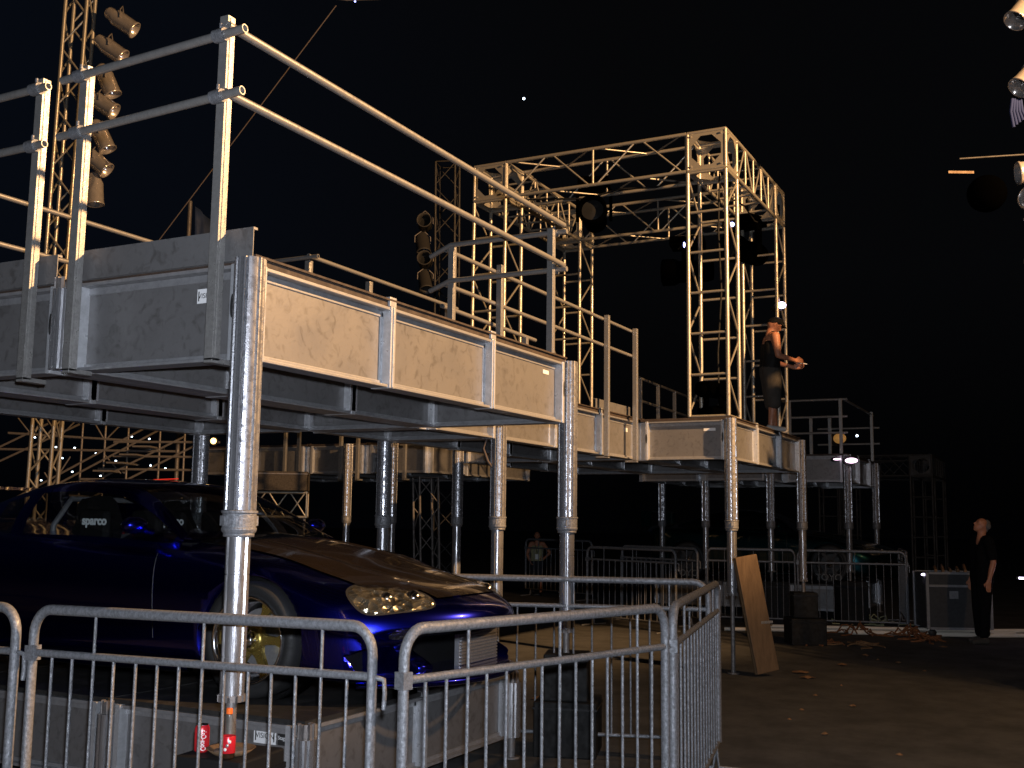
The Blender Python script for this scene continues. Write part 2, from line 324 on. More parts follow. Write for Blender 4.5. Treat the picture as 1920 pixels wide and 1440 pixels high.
# stickers on the panels
def sticker(par, loc, xd, txt=True, w=.13, h=.075, m='white'):
    mt = frame_mtx(loc, xd, (0, 0, 1)); b = MB(); b.box((-w / 2, -h / 2, 0), (w / 2, h / 2, .002), mtx=mt); s = b.build('sticker', M[m], par)
    if txt:
        mt2 = mt.copy(); mt2.translation = Vector(loc) + (mt.to_3x3() @ Vector((0, 0, .0025)))
        text_mesh('VISION', h * .5, mt2, M['ink'], 'lettering', s, .0004)
        bb = MB(); bb.box((-w * .44, -h * .34, .0024), (-w * .39, h * .34, .003), mtx=mt); bb.box((w * .39, -h * .34, .0024), (w * .44, h * .34, .003), mtx=mt); bb.build('bar_mark', M['ink'], s)
    return s
sticker(A1.children[2], (.0595, .33, 2.57), (0, -1, 0))
sticker(A1.children[0], (3.52, .0595, 2.60), (1, 0, 0), False, .10, .03)
sticker(C1_.children[2], (XC + .0595, .40, 2.59), (0, -1, 0), False, .15, .035)
s_ = sticker(B2.children[0], (8.55, R + .0595, 2.58), (1, 0, 0), False, .12, .05)

# ------------------------------------------------------------------ columns
def column_meshes():
    prof = []
    for k in range(64):
        a = 2 * math.pi * k / 64; r = .0775
        if k % 8 == 0: r = .068
        if k % 16 in (3, 4, 5): r = .0745 / math.cos(abs(k % 16 - 4) * math.pi / 32)
        prof.append((r * math.cos(a), r * math.sin(a)))
    o = MB(); o.prism(prof, 1.48, 2.715); o.sm = [False] * len(o.sm)
    i = MB(); pr = []
    for k in range(48):
        a = 2 * math.pi * k / 48; r = .058 if k % 12 not in (0, 1) else .051
        pr.append((r * math.cos(a), r * math.sin(a)))
    z = 1.37
    while z > .62: z2 = max(.62, z - .192); i.prism(pr, z2, z - .006); z -= .192
    i.prism([(x * .93, y * .93) for x, y in pr], .61, 1.40)
    c = MB(); c.lathe([(.066, 1.372), (.078, 1.372), (.084, 1.385), (.084, 1.392), (.081, 1.396), (.081, 1.462), (.087, 1.466), (.087, 1.476), (.0775, 1.479)], (0, 0, 0), 32, smooth=False)
    c.lathe([(.0, 1.352), (.074, 1.352), (.074, 1.372), (.06, 1.372)], (0, 0, 0), 24)
    c.box((.078, -.016, 1.405), (.098, .016, 1.452)); c.box((-.098, -.016, 1.405), (-.078, .016, 1.452))
    nt = MB()
    for k in range(12):
        a = 2 * math.pi * k / 12; nt.box((.05, -.011, .585), (.066, .011, .615), mtx=Matrix.Rotation(a, 4, 'Z'))
    nt.lathe([(0, .60), (.052, .60), (.052, .612), (0, .612)], (0, 0, 0), 20)
    return [('outer_tube', o.mesh('outer_tube', M['column'])), ('collar', c.mesh('collar', M['galv'])), ('inner_tube', i.mesh('inner_tube', M['bright'])), ('notched_ring', nt.mesh('notched_ring', M['iron']))]
CM = column_meshes()
def screw(zb):
    s = MB(); n = int((.61 - zb) / .012)
    prof = []
    for k in range(n): z = zb + k * .012; prof += [(.024, z), (.028, z + .006)]
    s.lathe(prof + [(.024, .61)], (0, 0, 0), 14); s.lathe([(0, zb), (.07, zb), (.07, zb + .012), (0, zb + .012)], (0, 0, 0), 16, smooth=False); return s.mesh('jack_screw', M['iron'])
SC1, SC2 = screw(.352), screw(G + .004)
def column(x, y, label, boxed=False, rz=0.2, m=None):
    t = thing('support_column', label, 'column', (x, y, 0), rz, 'telescopic aluminium columns under the stage')
    for n, me in CM: o = bpy.data.objects.new(n, me); C.objects.link(o); o.parent = t
    o = bpy.data.objects.new('jack_screw', SC1 if boxed else SC2); C.objects.link(o); o.parent = t
    return t
column(0, 0, 'thick mottled front column standing before the front wheel of the blue car', True, -.25)
column(3.81, 0, 'second column of the near platform, standing on two stacked black boxes inside the barriers', True, .2)
column(3.81, 3.86, 'column whose top shows just left of the front column above the car roof', False, .5)
column(5.08, R, 'column rising behind the nose of the blue car, warm lit on its right side', False)
column(5.08, 2 * R, 'grey shaded column behind the car bonnet, thickest of that group', False)
column(8.72, 3.86, 'column behind the bonnet with its upper part in orange light and lower part in shade', False)
column(11.3, 7.55, 'warm yellow lit column between pale rail posts behind the bonnet', False)
column(11.3, 6.62, 'thin grey column just right of the thick shaded one behind the bonnet', False)
column(XC, YD, 'column at the portal platform corner with the brown board leaning on it', False, .4)
column(XD_, YD, 'column under the far right corner of the portal platform, standing on stacked black boxes', True)
column(15.5, R, 'distant column over a single black box, left of the portal platform corner column at right', True)
column(15.75, 2.58, 'distant column in front of the rear of the dark teal car', False)
column(16.95, 3.86, 'farthest left of the distant thin columns, left of the teal car', False)
column(16.5, YD, 'distant column below the pink white lamp, before the front wheel of the teal car', True)
column(19.6, YD, 'last thin column at the right end of the distant platform', False)
def ballast(x, y, z0, w, h, rz, label, m='black'):
    t = MB(); t.box((-w / 2, -w / 2, 0), (w / 2, w / 2, h)); 
    o = t.build('ballast_box', M[m], None, bevel=.012); o.location = (x, y, z0); o.rotation_euler = (0, 0, rz)
    l = MB(); l.box((-w / 2 - .006, -w / 2 - .006, h * .86), (w / 2 + .006, w / 2 + .006, h * .90)); l.build('lid_band', M['blackgloss'], o)
    return tag(o, label, 'box', 'black boxes under the column feet')
ballast(.04, .03, G, .37, .675, .12, 'black box under the front column, with the soda can and bottle on it')
ballast(3.83, .0, .08, .34, .35, .35, 'upper of the two black boxes under the second column, inside the barriers')
ballast(3.86, .0, G, .48, .41, .3, 'lower wider black box under the second column, inside the barriers')
ballast(XD_, .12, .06, .36, .37, .4, 'upper small box of the stack under the portal platform right column')
ballast(XD_ - .03, .1, G, .52, .385, .45, 'wide lower box of the stack under the portal platform right column')
ballast(15.5, R, G, .5, .76, .45, 'tall black box under the distant column left of the stacked pair')
ballast(16.5, YD, G, .5, .76, .45, 'tall black box under the distant column below the pink white lamp')
# short post in the joint between two near deck rows
t = MB(); pr = [(.06 * math.cos(2 * math.pi * k / 32) * (1 if k % 4 else .93), .06 * math.sin(2 * math.pi * k / 32) * (1 if k % 4 else .93)) for k in range(32)]
t.prism(pr, ZB + .01, ZT - .03); o = t.build('corner_post', M['bright']); o.location = (-.01, R, 0)
tag(o, 'short pale tube in the joint between the two grey end panels at left', 'post')
cp = MB()
for k in range(10):
    a = 2 * math.pi * k / 10; cp.box((.035, -.008, ZT - .03), (.055, .008, ZT + .035), mtx=Matrix.Rotation(a, 4, 'Z'))
cp.lathe([(0, ZT + .01), (.036, ZT + .01), (.036, ZT - .03)], (0, 0, 0), 12); cp.build('notched_cap', M['iron'], o)

# ------------------------------------------------------------------ guard rails
def guard(label, posts, rails, group='guard rails of the stage', r=.0225, w=.027, hook=None, couple=True):
    t = thing('guard_rail', label, 'guard rail', (0, 0, 0), 0, group)
    for (x, y, z0, z1) in posts:
        p = MB(); p.box((x - w, y - w, z0), (x + w, y + w, z1)); p.box((x - w * .45, y - w - .004, z0 + .02), (x + w * .45, y - w, z1 - .01))
        if hook:
            hx, hy = hook
            p.box((x - w + min(0, hx * .10), y - w + min(0, hy * .10), z0 - .012), (x + w + max(0, hx * .10), y + w + max(0, hy * .10), z0 + .012))
        p.build('post', M['rail'], t, bevel=.004)
    for pts in rails:
        q = MB()
        if len(pts) == 2: q.tube(pts[0], pts[1], r, n=12, inner=.78)
        else: q.path(pts, r, 10)
        q.build('rail', M['rail'], t)
    if couple:
        for (x, y, z0, z1) in posts:
            for pts in rails:
                a, b = Vector(pts[0]), Vector(pts[-1]); d = b - a; s = ((Vector((x, y, a.z)) - a).dot(d)) / d.length_squared
                if -.05 < s < 1.05:
                    p = a + d * min(1, max(0, s))
                    if (p.xy - Vector((x, y))).length < .16:
                        k = MB(); e = d.normalized() * .035; k.tube(p - e, p + e, r + .012, n=10); dd = (Vector((x, y, p.z)) - p); 
                        if dd.length > .01: k.tube(p, p + dd * .8, .018, n=8)
                        k.tube(p + Vector((0, 0, r)) , p + Vector((0, 0, r + .04)), .009, n=6)
                        k.build('coupler', M['galv'], t)
    return t
zr1, zr2 = 3.83, 3.51
guard('guard rail of the near left end, with the tall corner post', [(-.1, .13, 2.20, 3.96), (-.1, 1.12, 2.20, 3.88)], [((-.148, -.03, zr1 + .02), (-.148, 1.26, zr1 - .02)), ((-.148, -.03, zr2 + .02), (-.148, 1.26, zr2 - .02))], hook=(1, 0))
guard('guard rail cut by the left edge, its post beside the short pale tube', [(-.1, 1.47, 2.17, 3.87), (-.1, 2.42, 2.17, 3.87)], [((-.148, 1.37, zr1 - .03), (-.148, 2.9, zr1 - .04)), ((-.148, 1.37, zr2 - .04), (-.148, 2.9, zr2 - .05))], hook=(1, 0))
guard('pair of long warm lit rails running away along the right side of the nearest deck', [], [((-.13, .10, 3.90), (3.97, .12, 3.90)), ((-.13, .10, 3.55), (3.97, .12, 3.56))], couple=False)
guard('guard rail across the far end of the nearest deck, above the second column', [(3.9, .2, 2.72, 3.86)], [((3.95, .08, 3.84), (3.95, 1.2, 3.84), (3.97, 1.42, 3.76)), ((3.95, .08, 3.52), (3.95, 1.2, 3.52), (3.97, 1.42, 3.45))])
guard('long guard rail with hooked posts at its right end beside the truss portal', [(3.98, 1.2, 2.74, 3.83), (4.88, 1.2, 2.74, 3.86), (7.55, 1.2, 2.18, 3.84), (8.47, 1.2, 2.18, 3.83)], [((3.95, 1.25, 3.80), (8.52, 1.25, 3.80)), ((3.95, 1.25, 3.49), (8.52, 1.25, 3.49))], r=.02, hook=(0, 1), couple=False)
guard('short low rail at the foot of the long guard rail', [(5.62, 1.3, 2.74, 3.29)], [((3.98, 1.3, 3.31), (5.85, 1.3, 3.29))], r=.02, couple=False)
guard('low looking bright rail showing just above the near deck edge, its posts mostly hidden', [(3.78, 2.62, 2.74, 3.80), (3.78, 2.96, 2.74, 3.74), (4.75, 2.62, 2.74, 3.80), (6.3, 2.62, 2.74, 3.80)], [((3.74, 2.60, 3.84), (6.5, 2.62, 3.84)), ((3.76, 2.5, 3.83), (3.76, 3.05, 3.83))], r=.02, couple=False)
guard('pair of warm rails on the back of the near platform, passing behind the left posts', [(-.6, 3.62, 2.74, 3.85), (3.3, 3.62, 2.74, 3.85)], [((-.8, 3.6, 3.85), (3.7, 3.6, 3.85)), ((-.8, 3.6, 3.48), (3.7, 3.6, 3.48))], r=.02, couple=False)
guard('dim guard rail between the long rail and the near truss leg', [(13.0, 2.84, 2.74, 3.84), (14.0, 2.88, 2.74, 3.84), (15.0, 2.92, 2.74, 3.84), (16, 2.95, 2.74, 3.84)], [((12.95, 2.84, 3.84), (17, 3, 3.84)), ((12.95, 2.84, 3.46), (17, 3, 3.46))], couple=False)
guard('dim guard rail facing us on the distant platform, right of the man in shorts', [(16.5, .22, 2.74, 3.76), (16.5, 1.16, 2.74, 3.76), (16.9, .5, 2.74, 3.46), (16.9, .85, 2.74, 3.46)], [((16.52, .1, 3.75), (16.52, 1.3, 3.75)), ((16.52, .1, 3.43), (16.52, 1.3, 3.43)), ((16.52, .1, 3.13), (16.52, 1.3, 3.13))], couple=False)
guard('dim guard rail on the right side of the distant platform, above the far truss box', [(19.2, .1, 2.74, 3.76)], [((16.6, .15, 3.74), (19.4, .1, 3.70)), ((19.22, -.05, 3.43), (19.22, 1.2, 3.43)), ((19.22, -.05, 3.1), (19.22, 1.2, 3.1))], couple=False)
for k, (ya, yb) in enumerate(((6.42, 7.38), (7.74, 8.66), (8.96, 9.9))):
    guard(('rear guard rail frame right of the yellow column, hooked posts over brown panels', 'rear guard rail frame left of the yellow column, hooked posts over brown panels', 'rear guard rail frame nearest the front column, hooked posts over brown panels')[k],
          [(11.34, ya, 2.10, 3.85), (11.34, yb, 2.10, 3.85)], [((11.3, ya - .05, 3.83), (11.3, yb + .05, 3.83)), ((11.3, ya - .05, 3.5), (11.3, yb + .05, 3.5))], hook=(1, 0), couple=False)
def toe(label, p0, p1, nrm):
    p0 = Vector(p0); p1 = Vector(p1); d = (p1 - p0).normalized(); mt = Matrix((d, Vector(nrm), Vector((0, 0, 1)))).transposed().to_4x4(); mt.translation = p0
    L = (p1 - p0).length; b = MB(); b.box((0, 0, 0), (L, .004, .16), mtx=mt); b.box((0, 0.004, .148), (L, .03, .16), mtx=mt); b.box((0, 0.004, 0), (L, .03, .01), mtx=mt)
    b.box((0.02, .0045, .01), (.06, .02, .148), mtx=mt); b.box((L - .06, .0045, .01), (L - .02, .02, .148), mtx=mt)
    return tag(b.build('toe_board', M['sheet']), label, 'toe board', 'toe boards')
toe('long grey toe board on top of the near left end panel, behind the corner post', (-.045, 1.16, ZT + .005), (-.045, -.05, ZT + .005), (1, 0, 0))
toe('grey toe board cut by the left edge of the photo', (-.045, 2.5, ZT + .005), (-.045, 1.33, ZT + .005), (1, 0, 0))
toe('warm toe board between the two hooked posts beside the truss portal', (7.5, R + .02, ZT + .005), (8.6, R + .02, ZT + .005), (0, 1, 0))

# ------------------------------------------------------------------ trusses
def truss(mb, A, B, s1, s2, n, rc=.024, rd=.0125, faces=('lad', 'lad', 'zig', 'zig'), ph=0):
    A = Vector(A); B = Vector(B); s1 = Vector(s1) / 2; s2 = Vector(s2) / 2
    cs = [s1 + s2, s1 - s2, -s1 - s2, -s1 + s2]      # faces: 0 (+s1), 1 (-s2), 2 (-s1), 3 (+s2)
    for c in cs: mb.tube(A + c, B + c, rc, n=10)
    d = (B - A) / n
    for fi in range(4):
        ca, cb = cs[fi], cs[(fi + 1) % 4]; st = faces[fi]
        for k in range(n + 1):
            if st == 'lad' or k in (0, n) or st == 'both' or (st == 'zigm' and k % 4 == 2): mb.tube(A + d * k + ca, A + d * k + cb, rd * 1.25, n=6)
        if st in ('zig', 'both', 'zigm'):
            for k in range(n):
                a, b = (ca, cb) if (k + ph) % 2 == 0 else (cb, ca); mb.tube(A + d * (k + .08) + a, A + d * (k + .92) + b, rd, n=6)
def corner_block(t, c, s, m_='truss'):
    c = Vector(c); h = s / 2; mb = MB()
    for sgn in ((1, 1), (1, -1), (-1, 1), (-1, -1)):
        for ax in range(3):
            o = [0, 0, 0]; a, b = [i for i in range(3) if i != ax]; o[a] = sgn[0] * h; o[b] = sgn[1] * h
            p = list(o); q = list(o); p[ax] = -h; q[ax] = h; mb.tube(c + Vector(p), c + Vector(q), .024, n=8)
    # plates with an octagonal opening
    for ax in range(3):
        for sg in (-1, 1):
            ou = [(-h, -h), (h, -h), (h, h), (-h, h)]; k = h * .78; q = h * .30; vs = []
            inn = [(-q, -k), (q, -k), (k, -q), (k, q), (q, k), (-q, k), (-k, q), (-k, -q)]
            pts = ou + inn; fs = [(0, 1, 5, 4), (1, 6, 5), (1, 2, 7, 6), (2, 8, 7), (2, 3, 9, 8), (3, 10, 9), (3, 0, 11, 10), (0, 4, 11)]
            for off in (0, .006):
                for (u, v) in pts:
                    p = [0, 0, 0]; a, b = [i for i in range(3) if i != ax]; p[a] = u; p[b] = v; p[ax] = sg * (h + .012 - off); vs.append(c + Vector(p))
            mb.add(vs, fs + [tuple(12 + i for i in f[::-1]) for f in fs])
            for (u, v) in [(x * h * .8, y * h * .8) for x in (-1, 1) for y in (-1, 1)]:
                p = [0, 0, 0]; a, b = [i for i in range(3) if i != ax]; p[a] = u; p[b] = v; p[ax] = sg * (h + .014); e = [0, 0, 0]; e[ax] = sg * .02
                mb.tube(c + Vector(p), c + Vector(p) + Vector(e), .014, n=6)
    return mb.build('corner_block', M[m_], t)
def portal(label, x0, x1, y0, y1, zb, z0, z1, s=.5, group=None, m_='truss'):
    t = thing('truss_portal', label, 'truss', (0, 0, 0), 0, group); h = s / 2; zc = (z0 + z1) / 2
    cx = [x0 + h, x1 - h]; cy = [y0 + h, y1 - h]
    for i, x in enumerate(cx):
        for j, y in enumerate(cy):
            m = MB(); n = max(4, int(round((z0 - zb) / .5))); truss(m, (x, y, zb + .02), (x, y, z0 - .03), (s, 0, 0), (0, s, 0), n, rc=.027, rd=.014, faces=('lad', 'zig', 'lad', 'zig'), ph=i)
            m.box((x - h, y - h, zb), (x + h, y + h, zb + .012)) if False else None
            m.build('truss_leg', M[m_], t); corner_block(t, (x, y, zc), s, m_)
    for x in cx:
        m = MB(); n = int(round((cy[1] - cy[0] - s) / .66)); truss(m, (x, cy[0] + h + .02, zc), (x, cy[1] - h - .02, zc), (s, 0, 0), (0, 0, z1 - z0), n, faces=('zigm', 'zig', 'zigm', 'zig')); m.build('truss_beam', M[m_], t)
    for y in cy:
        m = MB(); n = max(2, int(round((cx[1] - cx[0] - s) / .44))); truss(m, (cx[0] + h + .02, y, zc), (cx[1] - h - .02, y, zc), (0, s, 0), (0, 0, z1 - z0), n, faces=('both', 'lad', 'both', 'lad')); m.build('truss_beam', M[m_], t)
    return t
portal('tall warm lit box truss portal of four legs standing on the stage', 8.97, 12.05, .17, 3.82, 2.74, 5.93, 6.43)
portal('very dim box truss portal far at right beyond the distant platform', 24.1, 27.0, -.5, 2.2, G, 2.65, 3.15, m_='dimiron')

def par_can(label, loc, aim, s=1.0, m='par', group='round lamp cans on the light towers', ring=True):
    t = thing('par_can', label, 'stage lamp', loc, 0, group)
    q = Vector(aim).to_track_quat('Z', 'Y').to_matrix().to_4x4()
    b = MB(); b.lathe([(.0, -.22 * s), (.05 * s, -.22 * s), (.075 * s, -.19 * s), (.085 * s, -.12 * s), (.105 * s, -.08 * s), (.105 * s, .17 * s), (.112 * s, .18 * s), (.112 * s, .2 * s), (.098 * s, .2 * s), (.095 * s, .05 * s)], (0, 0, 0), 22)
    o = b.build('can_body', M[m], t); o.data.transform(q)
    l = MB(); l.lathe([(0, .045 * s), (.05 * s, .055 * s), (.096 * s, .05 * s)], (0, 0, 0), 20); o = l.build('lens', M['parlens'], t); o.data.transform(q)
    y = MB(); side = Vector(aim).cross(Vector((0, 0, 1))).normalized() * .12 * s
    y.path([side, side + Vector((0, 0, .10 * s)), Vector((0, 0, .2 * s)), -side + Vector((0, 0, .10 * s)), -side], .009 * s, 6); y.build('yoke', M['iron'], t)
    return t
def mast(label, base, top, s, n, m='truss', rot=0.5, name='light_tower'):
    t = thing(name, label, 'truss tower', (0, 0, 0), 0, 'truss masts around the stage'); b = MB(); a = rot
    s1 = (s * math.cos(a), s * math.sin(a), 0); s2 = (-s * math.sin(a), s * math.cos(a), 0)
    truss(b, base, top, s1, s2, n, rc=.031 if 'tall warm' in label else .022, rd=.016 if 'tall warm' in label else .012, faces=('zig', 'zig', 'zig', 'zig')); b.build('mast_truss', M[m], t)
    p = MB(); p.box((-.4, -.4, G), (.4, .4, G + .03)); o = p.build('base_plate', M['iron'], t); o.location = (base[0], base[1], 0)
    return t
mast('tall warm lit lattice mast at upper left carrying a column of round lamps', (7.80, 10.92, G), (7.02, 9.75, 12.0), .33, 26)
pp = [(7.44, 9.35, 9.11), (7.39, 9.5, 8.67), (7.46, 9.61, 8.19), (7.42, 9.66, 7.82), (7.5, 9.71, 7.32), (7.48, 9.78, 6.93), (7.55, 9.84, 6.49)]
pl = ['topmost dim round lamp on the left mast', 'second lamp from the top of the left mast, shining bronze', 'third lamp of the left mast, angled steeply down', 'fourth lamp of the left mast, level with the guard rail end', 'fifth lamp of the left mast, just under the upper rail', 'sixth lamp of the left mast with a bright highlight along its barrel', 'lowest lamp of the left mast, pointing nearly straight down']
pa = [(.55, -.75, -.6), (.5, -.75, -.62), (.25, -.35, -.95), (.5, -.8, -.6), (.25, -.4, -.9), (.45, -.75, -.75), (.02, -.1, -1)]
for p, l_, a_ in zip(pp, pl, pa): par_can(l_, p, a_, 1.25)
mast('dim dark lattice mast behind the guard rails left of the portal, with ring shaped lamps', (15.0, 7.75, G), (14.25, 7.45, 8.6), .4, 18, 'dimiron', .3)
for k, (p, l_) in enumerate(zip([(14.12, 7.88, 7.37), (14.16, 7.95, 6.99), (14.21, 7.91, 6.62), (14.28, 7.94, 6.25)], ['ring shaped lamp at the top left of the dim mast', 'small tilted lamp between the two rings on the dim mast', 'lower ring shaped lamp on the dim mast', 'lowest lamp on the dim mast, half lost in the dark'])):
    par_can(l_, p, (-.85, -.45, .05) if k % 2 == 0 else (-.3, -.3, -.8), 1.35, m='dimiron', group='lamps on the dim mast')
mast('thin lattice mast standing in the dark behind the car bonnet', (13.2, 7.05, G), (12.95, 7.0, 2.2), .36, 5, 'iron', .9)
# ------------------------------------------------------------------ crowd barriers
def barrier_proto(L=2.25, H=1.35, nb=14):
    t = thing('crowd_barrier', 'x', 'barrier')
    r = .025; c = .12; pts = []
    zb = .16
    def arc(cx, cz, a0, a1, n=7): return [(cx + c * math.cos(math.radians(a0 + (a1 - a0) * k / n)), 0, cz + c * math.sin(math.radians(a0 + (a1 - a0) * k / n))) for k in range(n + 1)]
    f = MB(); f.path([(0, 0, zb)] + arc(c, H - r - c, 180, 90) + arc(L - c, H - r - c, 90, 0) + [(L, 0, zb)], r, 12)
    f.path([(0, 0, zb), (L, 0, zb)], .015, 8); f.build('frame_tube', M['galv'], t)
    m = MB(); m.tube((0.01, 0, H - .23), (L - .01, 0, H - .23), .018, n=12); m.build('mid_rail', M['galv'], t)
    for k in range(1, nb + 1):
        x = L * k / (nb + 1); top = H - r if k % 5 == 3 else H - .23
        b = MB(); b.tube((x, 0, zb + .01), (x + random.uniform(-.006, .006), 0, top), .0086, n=8); b.build('upright_bar', M['galv'], t)
    for x in (.18, L - .18):
        b = MB(); b.path([(x, 0, zb + .015), (x, -.02, .02), (x, -.30, .012)], .014, 8); b.path([(x, 0, zb + .015), (x, .02, .02), (x, .30, .012)], .014, 8); b.build('foot', M['galv'], t)
    h = MB(); h.path([(L + .01, 0, H - .23), (L + .07, 0, H - .24), (L + .075, 0, H - .29), (L + .072, 0, H - .36)], .012, 8); h.build('hook', M['galv'], t); h = MB(); h.box((-.03, -.028, H - .265), (.03, .028, H - .195)); h.build('hook_collar', M['galv'], t)
    return t
bp_ = barrier_proto(); used = []
def barrier(p0, p1, label, group='crowd barriers'):
    p0 = Vector((*p0, G)); p1 = Vector((*p1, G)); d = p1 - p0
    t = bp_ if not used else dup(bp_); used.append(1)
    t.location = p0; t.rotation_euler = (0, 0, math.atan2(d.y, d.x)); t.scale = (d.length / 2.25, 1, 1); t['label'] = label; t['group'] = group
barrier((-.40, .89), (-.20, -.93), 'barrier at lower left across the front of the car wheel, between two others')
barrier((-.52, 3.0), (-.42, .99), 'barrier whose rounded end shows at the left edge of the photo')
barrier((-.22, -1.10), (1.56, -1.60), 'barrier in the foreground running right from the hooked joint')
barrier((1.63, -1.62), (4.05, -1.14), 'barrier seen nearly end on, turning back at the right corner')
barrier((3.42, 1.05), (4.12, -1.05), 'barrier behind the car nose, running right to the corner by the second column')
barrier((13.6, 4.05), (12.9, 2.2), 'dim far barrier standing left of the column with the board')
barrier((15.0, 3.95), (14.2, 2.25), 'dim far barrier left of the teal car, its left half behind another barrier')
barrier((14.6, 2.2), (14.9, .75), 'dim far barrier before the middle of the teal car')
barrier((14.9, .70), (15.3, -1.0), 'dim far barrier before the front of the teal car')
barrier((15.4, -1.0), (17.8, -.55), 'dim far barrier turning back beside the dim far truss legs')
barrier((19.5, 8.2), (18.6, 6.1), 'faint barrier behind the car bonnet near the thin lattice mast')

# ------------------------------------------------------------------ car risers
def riser(name, label, x0, x1, ys, zt, zb, near=True):
    t = thing(name, label, 'car platform')
    for a, b in zip(ys[:-1], ys[1:]):
        wall(t, (x0, a), (x1, a), (0, -1), [0, .5, 1], zt, zb, near=False)
        wall(t, (x0, b), (x0, a), (-1, 0), [0, 1], zt, zb, near=False)
        wall(t, (x1, a), (x1, b), (1, 0), [0, 1], zt, zb, near=False)
        d = MB(); d.box((x0 + .02, a + .01, zt + .004), (x1 - .02, b - .01, zt + .03)); d.build('deck_board', M['deck'], t)
    for y in ys:
        for x in (x0 + .02, x1 - .02):
            p = MB(); pr = [(x + .07 * math.cos(2 * math.pi * k / 32) * (1 if k % 4 else .92), y + .07 * math.sin(2 * math.pi * k / 32) * (1 if k % 4 else .92)) for k in range(32)]
            p.prism(pr, zb, zt - .06)
            pp_ = p.build('corner_tube', M['bright'], t)
            q = MB()
            for k in range(10):
                a = 2 * math.pi * k / 10; q.box((.03, -.008, zt - .06), (.05, .008, zt + .02), mtx=Matrix.Translation((x, y, 0)) @ Matrix.Rotation(a, 4, 'Z'))
            q.lathe([(0, zt), (.032, zt), (.032, zt - .06)], (x, y, 0), 12); q.build('notched_cap', M['iron'], pp_)
            l = MB(); l.tube((x, y, G + .01), (x, y, zb + .02), .03, n=12); l.lathe([(0, G + .001), (.07, G + .001), (.07, G + .015), (0, G + .015)], (x, y, 0), 14); l.build('leg', M['iron'], t)
    return t
rs = riser('car_riser', 'low grey deck of panelled modules that the blue car stands on, inside the barriers', .92, 3.46, (.28, 1.80, 3.32, 4.84), .29, -.17)
sticker(rs.children[0], (1.19, .2197, .215), (1, 0, 0)) if False else None
mt_y = .92
def riser_sticker():
    s = sticker(rs, (mt_y + .0595, .60, .205), (0, -1, 0), True, .16, .085)
    b = MB(); b.box((mt_y + .056, .44, .165), (mt_y + .059, .505, .235)); o = b.build('black_tag', M['ink'], rs)
    text_mesh('Stage', .03, frame_mtx((mt_y + .0555, .472, .205), (0, -1, 0), (0, 0, 1)), M['white'], 'lettering', o, .0003)
riser_sticker()
riser('car_riser', 'distant low deck of dim panels under the dark teal car', 17.0, 19.6, (.1, 1.4, 2.7, 4.0), .29, -.17, near=False)

# ------------------------------------------------------------------ cars
def interp(tab, x):
    tab = sorted(tab)
    if x <= tab[0][0]: return tab[0][1:]
    for a, b in zip(tab[:-1], tab[1:]):
        if x <= b[0]:
            s = (x - a[0]) / (b[0] - a[0]); s = s * s * (3 - 2 * s) * .5 + s * .5
            return tuple(p + (q - p) * s for p, q in zip(a[1:], b[1:]))
    return tab[-1][1:]
#        x     zb    zs    zc    w
BODY = [(.93, .22, .39, .44, .78), (.915, .12, .45, .50, .82), (.86, .10, .51, .56, .86), (.74, .10, .57, .625, .885), (.5, .11, .645, .705, .90), (.2, .12, .72, .785, .915), (0, .13, .765, .83, .92),
        (-.35, .14, .81, .89, .90), (-.7, .14, .83, .93, .895), (-1.3, .14, .85, .94, .89), (-2.0, .14, .88, .95, .91), (-2.55, .14, .905, .985, .935), (-3.0, .15, .91, 1.0, .925),
        (-3.3, .18, .90, .985, .89), (-3.5, .22, .88, .95, .85), (-3.56, .38, .80, .84, .80)]
def bend(x, y):
    if x > .35: x = .35 + (x - .35) * 1.42
    if x > .1: x -= .50 * (x - .1) / .83 * (abs(y) / .9) ** 2.4
    if x < -2.9: x += .35 * (-2.9 - x) / .66 * (abs(y) / .9) ** 2.4
    return x
def fixn(o):
    bm = bmesh.new(); bm.from_mesh(o.data); bmesh.ops.remove_doubles(bm, verts=bm.verts, dist=1e-5); bmesh.ops.recalc_face_normals(bm, faces=bm.faces); bm.to_mesh(o.data); bm.free()
